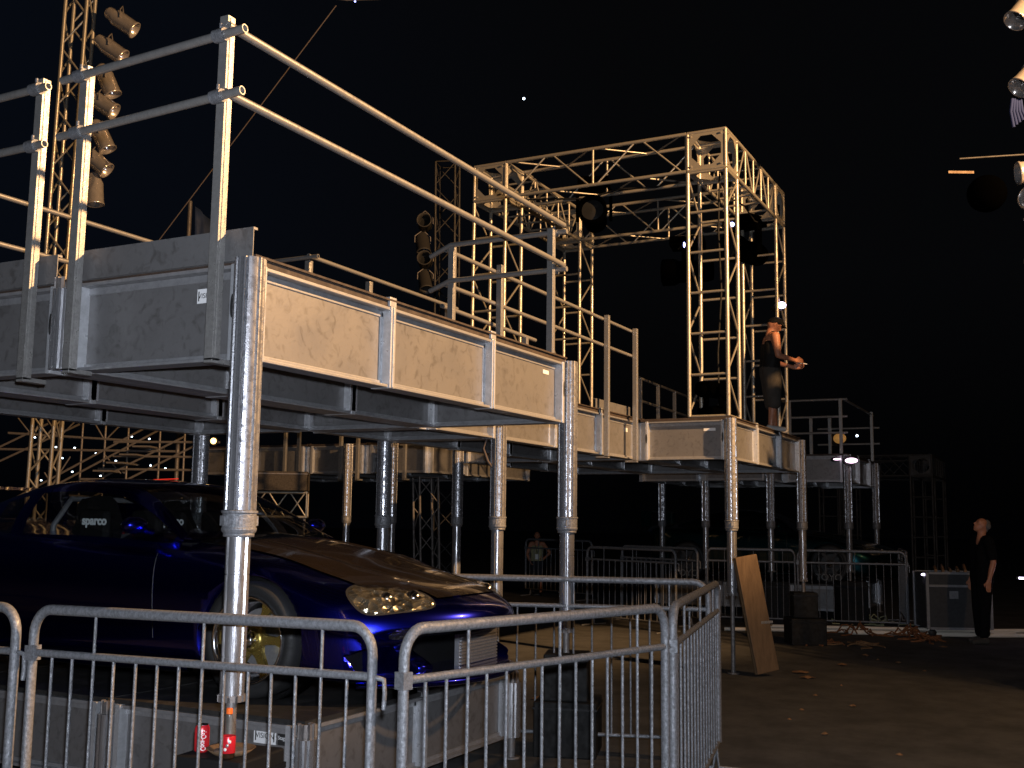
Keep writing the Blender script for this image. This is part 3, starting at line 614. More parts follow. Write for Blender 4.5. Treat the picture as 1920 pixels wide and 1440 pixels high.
def make_car(label, paint, hood, loc, rz, sc, rimm, wing=True, detail=True, lip='chrome'):
    t = thing('sports_car', label, 'car', loc, rz); t.scale = (sc, sc, sc)
    xs = [.93, .925, .915, .88, .82, .74, .62, .5, .35, .2, 0, -.2, -.4, -.62, -.9, -1.2, -1.6, -2.0, -2.3, -2.55, -2.8, -3.0, -3.2, -3.35, -3.46, -3.53, -3.56]
    half = []
    for x in xs:
        zb, zs, zc, w = interp(BODY, x)
        h = zs - zb
        half.append([(0, zb), (.55 * w, zb), (.90 * w, zb + .01), (.975 * w, zb + .07), (.985 * w, zb + .33 * h), (w, zb + .62 * h), (.985 * w, zb + .84 * h), (.955 * w, zs - .02), (.88 * w, zs + .012), (.70 * w, zs + .35 * (zc - zs)), (.42 * w, zs + .8 * (zc - zs)), (.2 * w, zc - .004), (0, zc)])
    b = MB(); n = len(half[0]); m = 2 * n - 2; rows = []
    for x, hs in zip(xs, half):
        ring = [(y, z) for y, z in hs] + [(-y, z) for y, z in hs[-2:0:-1]]
        rows.append([(bend(x, y), y, z) for y, z in ring])
    vs = [p for r in rows for p in r]; fs = []; mi = []
    for k in range(len(xs) - 1):
        for i in range(m):
            fs.append((k * m + i, (k + 1) * m + i, (k + 1) * m + (i + 1) % m, k * m + (i + 1) % m))
            ii = i if i < n - 1 else m - 1 - i
            mi.append(1 if (ii >= 9 and -.6 < (xs[k] + xs[k + 1]) / 2 < .70) or (ii >= 10 and .70 < (xs[k] + xs[k + 1]) / 2 < .83) else 0)
    fs.append(tuple(range(m))); mi.append(0); fs.append(tuple(range((len(xs) - 1) * m, len(xs) * m))[::-1]); mi.append(0)
    b.v = vs; b.f = fs; b.mi = mi; b.sm = [True] * len(fs)
    body = b.build('body', [paint, hood], t)
    su = body.modifiers.new('s', 'SUBSURF'); su.levels = su.render_levels = 2
    body.scale = (1, 1, 1); bake(body)
    bm = bmesh.new(); bm.from_mesh(body.data); bmesh.ops.recalc_face_normals(bm, faces=bm.faces); bm.to_mesh(body.data); bm.free()
    bv = BVHTree.FromPolygons([v.co.copy() for v in body.data.vertices], [tuple(p.vertices) for p in body.data.polygons])
    # wheel wells and bumper openings cut out
    cut = MB()
    for x in (0, -2.55):
        for sg in (-1, 1): cut.tube((x, sg * .62, .325), (x, sg * 1.2, .325), .368, n=40)
    cu = cut.build('cutter', M['black'], t); fixn(cu); md = body.modifiers.new('b', 'BOOLEAN'); md.object = cu; md.operation = 'DIFFERENCE'; md.solver = 'EXACT'
    bake(body); bpy.data.objects.remove(cu)
    if detail:
        cut = MB()
        cut.prism([(-.50, .17), (.50, .17), (.44, .345), (-.44, .345)], 0, .8, mtx=Matrix(((0, 0, 1, .72), (1, 0, 0, 0), (0, 1, 0, 0), (0, 0, 0, 1))))
        cu = cut.build('cutter', M['black'], t); fixn(cu); md = body.modifiers.new('b', 'BOOLEAN'); md.object = cu; md.operation = 'DIFFERENCE'; md.solver = 'EXACT'
        bake(body); bpy.data.objects.remove(cu)
        for sg in (-1, 1):
            cut = MB(); cut.prism([(sg * .56, .17), (sg * .80, .19), (sg * .83, .27), (sg * .78, .31), (sg * .57, .31)], 0, .6, mtx=Matrix(((0, 0, 1, .50), (1, 0, 0, 0), (0, 1, 0, 0), (0, 0, 0, 1))))
            cu = cut.build('cutter', M['black'], t); fixn(cu); md = body.modifiers.new('b', 'BOOLEAN'); md.object = cu; md.operation = 'DIFFERENCE'; md.solver = 'EXACT'
            bake(body); bpy.data.objects.remove(cu)
    # inner liner so that one cannot see through the car
    li = MB()
    for x in (0, -2.55):
        for sg in (-1, 1): li = MB(); li.lathe([(.0, sg * .625), (.364, sg * .625), (.364, sg * .84)], (x, 0, .325), 30, axis='Y'); li.build('wheel_liner', M['black'], t)
    pass
    if detail:
        li = MB(); li.box((.76, -.52, .15), (.78, .52, .37)); li.build('intake_liner', M['black'], t); li = MB(); li.box((.54, -.84, .15), (.56, -.55, .33)); li.build('intake_liner', M['black'], t); li = MB(); li.box((.54, .55, .15), (.56, .84, .33)); li.build('intake_liner', M['black'], t)
    # split the bonnet off the body into a part of its own
    def split(o, idx, name, mm):
        bm = bmesh.new(); bm.from_mesh(o.data); keep = [f for f in bm.faces if f.material_index == idx]
        b2 = bm.copy(); bmesh.ops.delete(b2, geom=[f for f in b2.faces if f.material_index != idx], context='FACES')
        bmesh.ops.delete(bm, geom=keep, context='FACES'); bm.to_mesh(o.data); bm.free()
        me = bpy.data.meshes.new(name); b2.to_mesh(me); b2.free(); me.materials.append(mm)
        for p in me.polygons: p.material_index = 0; p.use_smooth = True
        q = bpy.data.objects.new(name, me); C.objects.link(q); q.parent = t; return q
    hd = split(body, 1, 'bonnet', hood)
    for v in hd.data.vertices: v.co.z += .007
    body.data.materials.clear(); body.data.materials.append(paint)
    # bonnet ridges
    rg = MB()
    for sg in (-1, 1):
        pts = []
        for k in range(12):
            x = -.55 + 1.2 * k / 11; y = sg * (.30 + .12 * k / 11 * 0 + .06 * math.sin(k / 3.5)); hit = bv.ray_cast(Vector((x, y, 2)), Vector((0, 0, -1)))
            if hit[0]: pts.append(hit[0] + Vector((0, 0, .004)))
        rg.path(pts, [.004 + .008 * math.sin(math.pi * k / (len(pts) - 1)) for k in range(len(pts))], 8)
    rg.build('bonnet_ridge', hood, hd)
    # cabin: rows base, belt, window top, roof rail, roof, centre
    zup = .022
    st = [(-.60, .885), (-.66, .905), (-.85, 1.0), (-1.05, 1.09), (-1.25, 1.165), (-1.42, 1.215), (-1.5, 1.23), (-1.75, 1.262), (-2.0, 1.262), (-2.25, 1.238), (-2.33, 1.225), (-2.6, 1.165), (-2.9, 1.085), (-3.12, 1.02), (-3.22, .985)]
    rows = []
    for x, zt in st:
        zt += zup * min(1, max(0, (zt - .95) / .2)); base = .86 + .02 * (-x - .6) / 2.6 if x > -3.1 else .9; k = max(.02, (zt - base) / .40); k = min(1, k); wb = .80 - (.16 * max(0, (-x - 2.4)) if x < -2.4 else 0)
        wt = wb - .23 * k; z1 = base + .03 * k * .4
        half = [(wb + .02, base - .05), (wb, z1), (wb - .035 * k, base + .35 * (zt - base)), (wt + .055 * k, base + .80 * (zt - base)), (wt - .01, base + .93 * (zt - base)), (wt * .6, zt - .008 * k), (0, zt)]
        x = -.6 + (x + .6) * .84; rows.append([(x - .16 * (1 - (abs(y) / .8) ** 2) * (-1 if x > -1.45 else 0) * (1 if x > -1.45 else 0) - .0, y, z) for y, z in half + [(-y, z) for y, z in half[-2::-1]]])
    g2 = MB(); mm_ = len(rows[0]); g2.v = [p for r in rows for p in r]
    for k in range(len(rows) - 1):
        xm = (st[k][0] + st[k + 1][0]) / 2
        for i in range(mm_ - 1):
            ii = i if i < mm_ // 2 else mm_ - 2 - i
            mat_ = 0
            if ii in (1, 2) and -.66 > xm > -2.25: mat_ = 1
            if ii in (1, 2) and xm < -2.33 and xm > -2.75: mat_ = 1
            if ii >= 4 and -.60 > xm > -1.42: mat_ = 2
            if ii >= 4 and xm < -2.33: mat_ = 3
            g2.f.append((k * mm_ + i, (k + 1) * mm_ + i, (k + 1) * mm_ + i + 1, k * mm_ + i + 1)); g2.mi.append(mat_); g2.sm.append(True)
    cab = g2.build('cabin_shell', [paint, M['glass'], M['glass'], M['glass']], t)
    su = cab.modifiers.new('s', 'SUBSURF'); su.levels = su.render_levels = 2; bake(cab)
    split(cab, 2, 'windscreen', M['glass']); split(cab, 3, 'rear_window', M['glass']); sw = split(cab, 1, 'side_window', M['glass'])
    for sg in (-1, 1):
        bm = bmesh.new(); bm.from_mesh(sw.data); bmesh.ops.delete(bm, geom=[f for f in bm.faces if f.calc_center_median().y * sg < 0], context='FACES'); me = bpy.data.meshes.new('side_window'); bm.to_mesh(me); bm.free()
        for mt_ in sw.data.materials: me.materials.append(mt_)
        o_ = bpy.data.objects.new('side_window', me); C.objects.link(o_); o_.parent = t
    bpy.data.objects.remove(sw)
    # rear wing
    if wing:
        w = MB(); pr = [(-3.5, 1.20), (-3.46, 1.225), (-3.3, 1.225), (-3.2, 1.20), (-3.3, 1.20)]
        w.add([(x, y, z + (.0 if abs(y) > .5 else .01)) for y in (-.80, -.5, 0, .5, .80) for x, z in pr], [(k * 5 + i, k * 5 + (i + 1) % 5, (k + 1) * 5 + (i + 1) % 5, (k + 1) * 5 + i) for k in range(4) for i in range(5)] + [tuple(range(5)), tuple(range(20, 25))[::-1]], False)
        for sg in (-1, 1): w.box((-3.48, sg * .74, .93), (-3.28, sg * .78, 1.203))
        w.build('rear_wing', paint, t)
    # patches on the surface: lamps and marks found by casting rays on the body
    def patch(name, c, nrm, outline, m, off=.006, parent=t, res=14):
        nrm = Vector(nrm).normalized(); up = Vector((0, 0, 1)); ux = up.cross(nrm).normalized(); uy = nrm.cross(ux); c = Vector(c); mb = MB(); vs = []; R_ = 6
        K = len(outline)
        for j in range(R_ + 1):
            s = j / R_
            for (a, b_) in outline:
                p = c + ux * a * s + uy * b_ * s + nrm * 1.0; hit = bv.ray_cast(p, -nrm)
                q = hit[0] + nrm * (off * (1 - s ** 3) + .003) if hit[0] else p - nrm * 1.0
                vs.append(q)
        fs = [(j * K + i, j * K + (i + 1) % K, (j + 1) * K + (i + 1) % K, (j + 1) * K + i) for j in range(R_) for i in range(K)]
        mb.add(vs, fs, True); return mb.build(name, m, parent)
    def oval(pts, n=6):
        out = []; K = len(pts)
        for i in range(K):
            p0, p1, p2, p3 = [Vector(pts[(i + d) % K]) for d in (-1, 0, 1, 2)]
            for k in range(n):
                s = k / n; q = .5 * ((2 * p1) + (p2 - p0) * s + (2 * p0 - 5 * p1 + 4 * p2 - p3) * s * s + (3 * p1 - p0 - 3 * p2 + p3) * s ** 3); out.append((q.x, q.y))
        return out
    for sg in (-1, 1):
        o_ = [(-.27, .075), (-.17, .135), (.02, .125), (.20, .05), (.26, -.03), (.22, -.095), (.0, -.115), (-.19, -.105), (-.27, -.02)]
        o_ = oval([(x * .88 * -sg, y) if sg > 0 else (x * .88, y) for x, y in o_], 4)
        hl = patch('headlight', (.76, sg * .575, .585), (.66, sg * .52, .62), o_, M['reflector'], .008)
        bz = patch('headlight_bezel', (.76, sg * .575, .585), (.66, sg * .52, .62), [(a * 1.05, b_ * 1.1) for a, b_ in o_], M['ink'], -.001, hl)
        c = Vector((.76, sg * .575, .585)); nr = Vector((.66, sg * .52, .62)).normalized(); ux = Vector((0, 0, 1)).cross(nr).normalized()
        for a, rr in ((-.13 * -sg * -1, .05), (.03 * -sg * -1, .042)):
            hit = bv.ray_cast(c + ux * a + nr, -nr)
            if hit[0]:
                q = MB(); q.ball(hit[0] + nr * -.012, rr, 14, (1, 1, .9)); q.build('projector', M['chrome'], hl)
        lens_ = patch('headlight_lens', (.76, sg * .575, .585), (.66, sg * .52, .62), o_, M['lens'], .032, hl)
        patch('turn_signal', (.97, sg * .58, .385), (.8, sg * .55, .05), [(a, b_ * .8) for a, b_ in oval([(-.15, .03), (.0, .045), (.15, .035), (.15, -.025), (.0, -.04), (-.14, -.03)], 3)], M['reflector'], .006)
    if detail:
        ic = MB(); ic.box((.94, -.16, .165), (.97, .34, .35))
        for k in range(9): z = .175 + k * .019; ic.box((.9701, -.15, z), (.982, .33, z + .010))
        ic.build('intercooler', M['core'], t)
    sp = MB()
    pts = [(bend(.915, y), y, .115) for y in [-.80 + 1.60 * k / 24 for k in range(25)]]; sp.path(pts, .018, 8); sp.build('front_lip', paint, t)
    # side skirt, mirrors, door line
    for sg in (-1, 1):
        sk = MB(); sk.path([(-.42, sg * .88, .15), (-1.2, sg * .895, .14), (-2.12, sg * .885, .15)], .03, 8); sk.build('side_skirt', paint, t)
        mi_ = MB(); mi_.ball((-.86, sg * .93, .965), .085, 14, (.75, 1.1, .62)); mi_.tube((-.84, sg * .80, .92), (-.86, sg * .9, .95), .022, n=8); mi_.build('mirror', paint, t)
        dl = MB(); 
        for zz in range(14):
            pass
        pts = []
        for k in range(12):
            z = .30 + .5 * k / 11; hit = bv.ray_cast(Vector((-.72 - .02 * k / 11, sg * 2, z)), Vector((0, -sg, 0)))
            if hit[0]: pts.append(hit[0])
        dl.path(pts, .004, 5); dl.build('door_gap', M['ink'], t)
    # wheels
    for x in (0, -2.55):
        for sg in (-1, 1):
            w = MB(); w.lathe([(.245, -.10), (.27, -.115), (.31, -.112), (.327, -.08), (.33, 0), (.327, .08), (.31, .112), (.27, .115), (.245, .10)], (0, 0, 0), 48, axis='Y')
            tz = w.build('wheel', M['rubber'], t); tz.location = (x, sg * .795, .33)
            r_m = MB(); o = sg; r_m.lathe([(.246, o * .10), (.250, o * .114), (.240, o * .116), (.228, o * .10), (.215, o * .04), (.20, -o * .06), (.0, -o * .07)], (0, 0, 0), 48, axis='Y'); r_m.build('rim', M[lip], tz)
            sp = MB(); ns = 6
            for k in range(ns):
                a = 2 * math.pi * k / ns + .0; mt = Matrix.Rotation(a, 4, 'Y')
                prof = [(.05, .045), (.10, .024), (.17, .020), (.232, .045), (.232, -.045), (.17, -.020), (.10, -.024), (.05, -.045)]
                vs = [mt @ Vector((rr, o * (.055 + .02 * (rr / .23) ), ww)) for rr, ww in prof] + [mt @ Vector((rr, o * (.02 + .02 * (rr / .23)), ww)) for rr, ww in prof]
                sp.add(vs, [tuple(range(8)), tuple(range(8, 16))[::-1]] + [(i, (i + 1) % 8, 8 + (i + 1) % 8, 8 + i) for i in range(8)])
            sp.lathe([(0, o * .075), (.06, o * .075), (.075, o * .06), (.075, o * .02)], (0, 0, 0), 24, axis='Y'); sp.build('spokes', rimm, tz)
            hb = MB(); hb.lathe([(0, o * .125), (.038, o * .123), (.046, o * .11), (.048, o * .07)], (0, 0, 0), 20, axis='Y')
            for k in range(5): a = 2 * math.pi * k / 5; hb.tube((.05 * math.cos(a), o * .07, .05 * math.sin(a)), (.05 * math.cos(a), o * .095, .05 * math.sin(a)), .009, n=8)
            hb.build('hub', M['chrome'], tz)
            br = MB(); br.lathe([(0, -o * .03), (.17, -o * .03), (.17, -o * .045), (0, -o * .045)], (0, 0, 0), 30, axis='Y', smooth=False); br.build('brake_disc', M['core' if lip == 'chrome' else 'dimiron'], tz)
    # seats with shoulder wings
    if detail:
        fl = MB(); fl.box((-2.4, -.7, .25), (-.7, .7, .30)); fl.box((-.95, -.7, .6), (-.62, .7, .86)); fl.build('cabin_floor', M['black'], t)
        for sg in (-1, 1):
            s = MB(); y = sg * .36
            s.prism([(-.20, 0), (.20, 0), (.25, .22), (.26, .42), (.16, .58), (.13, .70), (.08, .74), (-.08, .74), (-.13, .70), (-.16, .58), (-.26, .42), (-.25, .22)], -.05, .05, mtx=Matrix.Translation((-1.62, y, .42)) @ Matrix.Rotation(math.radians(-12), 4, 'Y') @ Matrix(((0, 0, 1, 0), (1, 0, 0, 0), (0, 1, 0, 0), (0, 0, 0, 1))))
            s.box((-1.65, y - .24, .32), (-1.15, y + .24, .46)); s.box((-1.66, y - .27, .60), (-1.40, y - .20, 1.06)); s.box((-1.66, y + .20, .60), (-1.40, y + .27, 1.06))
            se = s.build('seat', M['black'], t, bevel=.03)
            text_mesh('sparco', .08, frame_mtx((-1.50, y - .275, .985), (1, 0, .0), (0, 0, 1)), M['letter'], 'lettering', se, .001, .003)
        rc = MB(); rc.path([(-1.95, -.58, .4), (-1.95, -.56, .95), (-1.95, -.42, 1.13), (-1.95, .42, 1.13), (-1.95, .56, .95), (-1.95, .58, .4)], .02, 8); rc.build('roll_bar', M['frame'], t)
    return t, bv
car1, bv1 = make_car('shiny dark blue sports car with black bonnet and gold spoked wheels', M['bluepaint'], M['carbon'], (2.31, 1.09, .32), math.radians(-88), 1.1, M['gold'])
car2, bv2 = make_car('dark teal sports car far at right behind barriers, only glints of it showing', M['tealpaint'], M['tealpaint'], (18.5, .72, .32), math.radians(-88), 1.1, M['dimiron'], detail=False, lip='dimiron')
for x in (0, -2.55):
    text_mesh('TOYO', .16, frame_mtx((x, -.985, .10), (1, 0, 0), (0, 0, 1)), M['letterdim'], 'lettering', car2, .001)
# ------------------------------------------------------------------ people
def blob(name, chains, balls, m, parent, vox=.012, sm=4):
    mb = MB()
    for pts in chains:
        ps = [Vector(p[:3]) for p in pts]; rs = [p[3] for p in pts]
        for k in range(len(ps)): mb.ball(ps[k], rs[k], 12)
        for k in range(len(ps) - 1): mb.tube(ps[k], ps[k + 1], rs[k], rs[k + 1], n=14)
    for (c, r, sc) in balls: mb.ball(c, r, 16, sc)
    o = mb.build(name, m, parent); r = o.modifiers.new('r', 'REMESH'); r.mode = 'VOXEL'; r.voxel_size = vox; r.use_smooth_shade = True
    s = o.modifiers.new('s', 'SMOOTH'); s.factor = .5; s.iterations = sm
    return bake(o)
def lerp(a, b, s): return tuple(p + (q - p) * s for p, q in zip(a, b))
def person(label, loc, rz, H, J, head, kit):
    """ x forward, y left, z up; a figure 1.75 tall scaled to H. J: joints of each limb; head: (pitch) """
    t = thing('person', label, 'person', loc, rz); k = H / 1.75; t.scale = (k, k, k)
    ch = []; balls = []
    lean = J.get('lean', 0); sh = 1.43; hip = .93
    nk = (lean, 0, 1.50); hc = Vector(head['c'])
    # torso
    for sg in (-1, 1): ch.append([(0, sg * .075, hip, .105), (lean * .4, sg * .07, 1.10, .095), (lean * .8, sg * .085, 1.30, .10), (lean, sg * .12, sh - .03, .07)])
    ch.append([(lean, 0, sh - .02, .075), (*(Vector(nk) + Vector((0, 0, 0))), .056), (*(hc - Vector((.01, 0, .06))), .055)])
    for sg, s in ((-1, 'R'), (1, 'L')):
        S_, E_, Wp = J['sh' + s], J['el' + s], J['wr' + s]
        ch.append([(*S_, .060), (*lerp(S_, E_, .35), .052), (*E_, .040), (*lerp(E_, Wp, .3), .042), (*Wp, .027)])
        hd = Vector(J['hd' + s]).normalized(); side = Vector(J.get('pl' + s, (0, 0, 1))).normalized(); side = (side - hd * side.dot(hd)).normalized(); curl = hd.cross(side) * J.get('cu' + s, -1)
        w = Vector(Wp)
        for f in range(4):
            off = side * (.030 - .02 * f); L = (.085, .095, .09, .07)[f]; cu_ = J.get('cv' + s, .35); a = w + off * .5; b = w + hd * .085 + off
            c_ = b + (hd * math.cos(cu_) + curl * math.sin(cu_)) * L * .5; d_ = c_ + (hd * math.cos(cu_ * 2.4) + curl * math.sin(cu_ * 2.4)) * L * .5
            ch.append([(*a, .02), (*b, .0125), (*c_, .0095), (*d_, .008)])
        b = w + hd * .03 + side * .03; c_ = b + hd * .035 + side * .035 + curl * .01; d_ = c_ + hd * .03 + curl * .015; ch.append([(*b, .015), (*c_, .012), (*d_, .0095)])
        Hp, Kn, An = J['hp' + s], J['kn' + s], J['an' + s]
        ch.append([(*Hp, .09), (*lerp(Hp, Kn, .4), .078), (*Kn, .055), (*lerp(Kn, An, .3), .056), (*An, .036), (An[0] + .02, An[1], .035, .035), (An[0] + .12, An[1] + sg * .02, .03, .03)])
    # head with a face
    R_ = Matrix.Rotation(head['pitch'], 4, 'Y'); mh = MB()
    def hp_(v): return tuple(hc + (R_ @ Vector(v)))
    balls += [(hc, .088, (1.02, .86, 1.16))]
    ch.append([(*hp_((.035, 0, -.06)), .055), (*hp_((.055, 0, -.088)), .030)])
    ch.append([(*hp_((.085, 0, .01)), .010), (*hp_((.108, 0, -.025)), .014)]); ch.append([(*hp_((.086, -.022, -.058)), .010), (*hp_((.086, .022, -.058)), .010)])
    for sg in (-1, 1):
        ch.append([(*hp_((0, sg * .076, .015)), .014), (*hp_((-.004, sg * .080, -.022)), .010)]); ch.append([(*hp_((.078, sg * .018, .03)), .012), (*hp_((.070, sg * .05, .03)), .012)])
    body = blob('figure', ch, balls, M['skin'], t)
    for sg in (-1, 1):
        e = MB(); e.ball(hp_((.079, sg * .032, .012)), .010, 8); e.build('eye', M['ink'], body)
    kit(t, J, hp_, lean); return t
def shoes(t, J, m):
    for s in 'RL':
        A = J['an' + s]; sg = 1 if s == 'L' else -1
        blob('shoe', [[(A[0] - .03, A[1], .045, .046), (A[0] + .06, A[1] + sg * .01, .045, .044), (A[0] + .16, A[1] + sg * .025, .035, .036)], [(A[0] - .02, A[1], .07, .042), (A[0], A[1], .06, .046)]], [], M[m], t, .012, 2)
# man in shorts standing on the deck edge, looking down at his hands
J1 = dict(lean=.02, shR=(.03, -.20, 1.40), elR=(.05, -.25, 1.10), wrR=(.30, -.13, 1.05), hdR=(1, .25, .02), plR=(0, .3, 1), shL=(.03, .20, 1.40), elL=(.06, .24, 1.10), wrL=(.32, .06, .98), hdL=(1, -.3, .05), plL=(0, 0, 1), cuR=-1, cuL=1, cvR=.6, cvL=.5,
          hpR=(0, -.09, .90), knR=(.02, -.10, .50), anR=(-.02, -.10, .08), hpL=(0, .09, .90), knL=(.05, .12, .50), anL=(.08, .13, .08))
def kit1(t, J, hp_, lean):
    blob('tank_top', [[(0, sg * .08, .90, .118), (lean * .4, sg * .08, 1.10, .112), (lean * .8, sg * .09, 1.28, .108), (lean, sg * .10, 1.36, .075)] for sg in (-1, 1)] + [[(lean, sg * .10, 1.36, .05), (lean + .01, sg * .085, 1.455, .04)] for sg in (-1, 1)], [], M['black'], t)
    blob('shorts', [[(0, sg * .075, .93, .122), (.01 + (0 if sg < 0 else .02), sg * .10, .72, .115), (.02 + (0 if sg < 0 else .03), sg * .11, .42, .095)] for sg in (-1, 1)], [], M['khaki'], t)
    shoes(t, J, 'shoe')
    mb = MB(); mb.ball(hp_((-.008, 0, .045)), .092, 18, (1.06, .93, .78)); b = blob('cap', [[(*hp_((.06, -.045, .05)), .02), (*hp_((.14, -.035, .04)), .010)], [(*hp_((.06, .045, .05)), .02), (*hp_((.14, .035, .04)), .010)], [(*hp_((.06, 0, .055)), .02), (*hp_((.155, 0, .04)), .010)], [(*hp_((.13, -.03, .042)), .011), (*hp_((.13, .03, .042)), .011)]], [(hp_((-.008, 0, .045)), .095, (1.06, .93, .82))], M['black'], t, .01, 2)
person('man in black sleeveless top, grey shorts and cap, standing on the deck edge', (11.45, .27, 2.742), math.radians(-62), 1.72, J1, dict(c=(.07, 0, 1.60), pitch=.55), kit1).scale = (1.12, 1.12, .98)
pen = MB(); 
t = thing('white_pen', 'small white stick held out in the hand of the man in shorts', 'pen', (11.6, .05, 3.74), 0)
pen.tube((.03, -.10, .03), (.10, -.26, .0), .008, n=8); pen.build('barrel', M['white'], t); p2 = MB(); p2.tube((.10, -.26, 0), (.108, -.277, -.002), .004, n=6); p2.build('tip', M['ink'], t)
# man at the right looking up
J2 = dict(lean=-.02, shR=(-.02, -.21, 1.41), elR=(-.05, -.27, 1.12), wrR=(.03, -.28, .87), hdR=(.15, 0, -1), plR=(1, 0, 0), shL=(-.02, .21, 1.41), elL=(-.05, .27, 1.12), wrL=(.02, .27, .87), hdL=(.15, 0, -1), plL=(1, 0, 0),
          hpR=(0, -.09, .90), knR=(.02, -.10, .50), anR=(-.02, -.10, .08), hpL=(0, .09, .90), knL=(.04, .12, .50), anL=(.05, .13, .08))
def kit2(t, J, hp_, lean):
    blob('black_shirt', [[(0, sg * .08, .86, .125), (lean * .4, sg * .085, 1.08, .13), (lean * .8, sg * .09, 1.28, .118), (lean, sg * .13, 1.41, .078)] for sg in (-1, 1)] + [[(*J['sh' + s], .075), (*lerp(J['sh' + s], J['el' + s], .75), .066)] for s in 'RL'], [], M['darkcloth'], t)
    blob('trousers', [[(0, sg * .075, .90, .12), (.02, sg * .10, .5, .085), (.0 if sg < 0 else .05, sg * .12, .14, .07)] for sg in (-1, 1)], [], M['darkcloth'], t)
    shoes(t, J, 'khaki')  # his white shoes get a dark colour to look dimly lit
    blob('short_hair', [[(*hp_((-.06, -.04, .02)), .05), (*hp_((-.06, .04, .02)), .05)], [(*hp_((-.045, 0, .055)), .058), (*hp_((-.065, 0, -.03)), .045)]], [], M['greyhair'], t)
person('grey haired man in dark clothes at right, head tilted back', (14.3, -2.24, G), math.radians(118), 1.93, J2, dict(c=(-.03, 0, 1.62), pitch=-.5), kit2)
# woman in the dark behind the barriers
J3 = dict(lean=0, shR=(0, -.17, 1.40), elR=(-.02, -.27, 1.12), wrR=(.05, -.20, .93), hdR=(.4, .3, -.6), plR=(1, 0, 0), shL=(0, .17, 1.40), elL=(-.08, .36, 1.16), wrL=(.03, .19, 1.0), hdL=(.5, -.8, -.2), plL=(0, 0, 1),
          hpR=(0, -.09, .90), knR=(.02, -.09, .50), anR=(-.02, -.10, .08), hpL=(0, .09, .90), knL=(.03, .10, .50), anL=(.02, .11, .08))
def kit3(t, J, hp_, lean):
    blob('sleeveless_top', [[(0, sg * .075, .95, .115), (0, sg * .07, 1.10, .10), (.01, sg * .08, 1.27, .108), (0, sg * .11, 1.38, .07)] for sg in (-1, 1)], [], M['greencloth'], t)
    blob('jeans', [[(0, sg * .075, .90, .12), (.02, sg * .09, .5, .075), (0, sg * .105, .12, .055)] for sg in (-1, 1)], [], M['denim'], t)
    shoes(t, J, 'black')
    blob('hair', [[(*hp_((-.06, -.04, .02)), .055), (*hp_((-.06, .04, .02)), .055)], [(*hp_((-.03, 0, .07)), .06), (*hp_((-.085, 0, -.06)), .055), (*hp_((-.08, 0, -.14)), .04)]], [], M['hair'], t)
    ln = MB(); ln.path([(.02, -.08, 1.50), (.10, -.05, 1.36), (.13, 0, 1.12)], .006, 5); ln.path([(.02, .08, 1.50), (.10, .05, 1.36), (.13, 0, 1.12)], .006, 5); ln.build('lanyard', M['ink'], t)
    bd = MB(); bd.box((.128, -.05, .98), (.132, .05, 1.12)); bd.build('badge', M['white'], t)
person('woman in pale green top with a badge and one hand on her hip', (19.6, 7.95, G), math.radians(207), 1.52, J3, dict(c=(.01, 0, 1.62), pitch=0), kit3)

# ------------------------------------------------------------------ lamps and glints
def glow(label, loc, r, m, sc=(1, 1, 1), name='spotlight', aim=(-.8, -.6, 0), group=None, house=True):
    t = thing(name, label, 'lamp', loc, 0, group); b = MB(); b.ball((0, 0, 0), r, 12, sc); b.build('bulb', M[m], t)
    if house:
        q = Vector(aim).normalized(); h = MB(); h.tube(-q * r * 1.2, -q * (r * 1.2 + .22), r * 1.4, r * .9, n=14); h.build('housing', M['black'], t)
    return t
glow('bright violet white lamp on the truss leg above the man in shorts', (11.62, .12, 4.62), .055, 'lamp_white', (1.2, 1.2, .9))
glow('small blue lamp high on the near truss leg of the portal', (9.62, .28, 5.35), .03, 'lamp_blue')
glow('faint blue lamp on the left side of the near truss leg', (9.75, .98, 5.18), .016, 'lamp_blue', (.8, .8, 2.4))
glow('pink white lamp on the corner of the distant platform, brightest at far right', (16.35, .02, 2.60), .07, 'lamp_pink', (1.2, 1.6, .7))
glow('small white lamp beside the pink white one on the distant platform', (16.38, .28, 2.63), .035, 'lamp_pink', (1, 2.0, .5))
glow('soft amber glowing ball between the rails above the pink white lamp', (16.9, .32, 3.05), .10, 'amber', (1, 1.2, 1))  # amber blob built as a glowing ball with a housing
glow('tiny white point beside the amber ball', (17.0, .02, 3.10), .022, 'led', house=False)
glow('lone bluish point of light high in the black sky', (21.58, 9.46, 12.99), .035, 'led', house=False)
glow('violet white lamp at the top corner of the equipment case at right', (14.75, -1.35, .66), .028, 'lamp_white', (1.6, 1.6, .7), house=False)
t = thing('tube_lamp', 'thin violet white light tube at the right edge behind the dark clothed man', 'lamp'); b = MB(); b.tube((14.6, -2.75, .66), (14.3, -3.5, .66), .016, n=10); b.build('tube', M['lamp_white'], t); b = MB(); b.tube((14.615, -2.72, .66), (14.6, -2.75, .66), .022, n=10); b.build('end_cap', M['frame'], t)
for k, (y, z, l_) in enumerate([(-.60, .62, 'leftmost'), (-.74, .62, 'second'), (-.98, .63, 'third'), (-1.12, .62, 'rightmost')]):
    glow('%s of four white points in a row left of the equipment case' % l_, (15.2, y - .55, z - .08), .014 if k % 2 == 0 else .02, 'led', (1, 1.6, .7), group='row of white points', house=False)
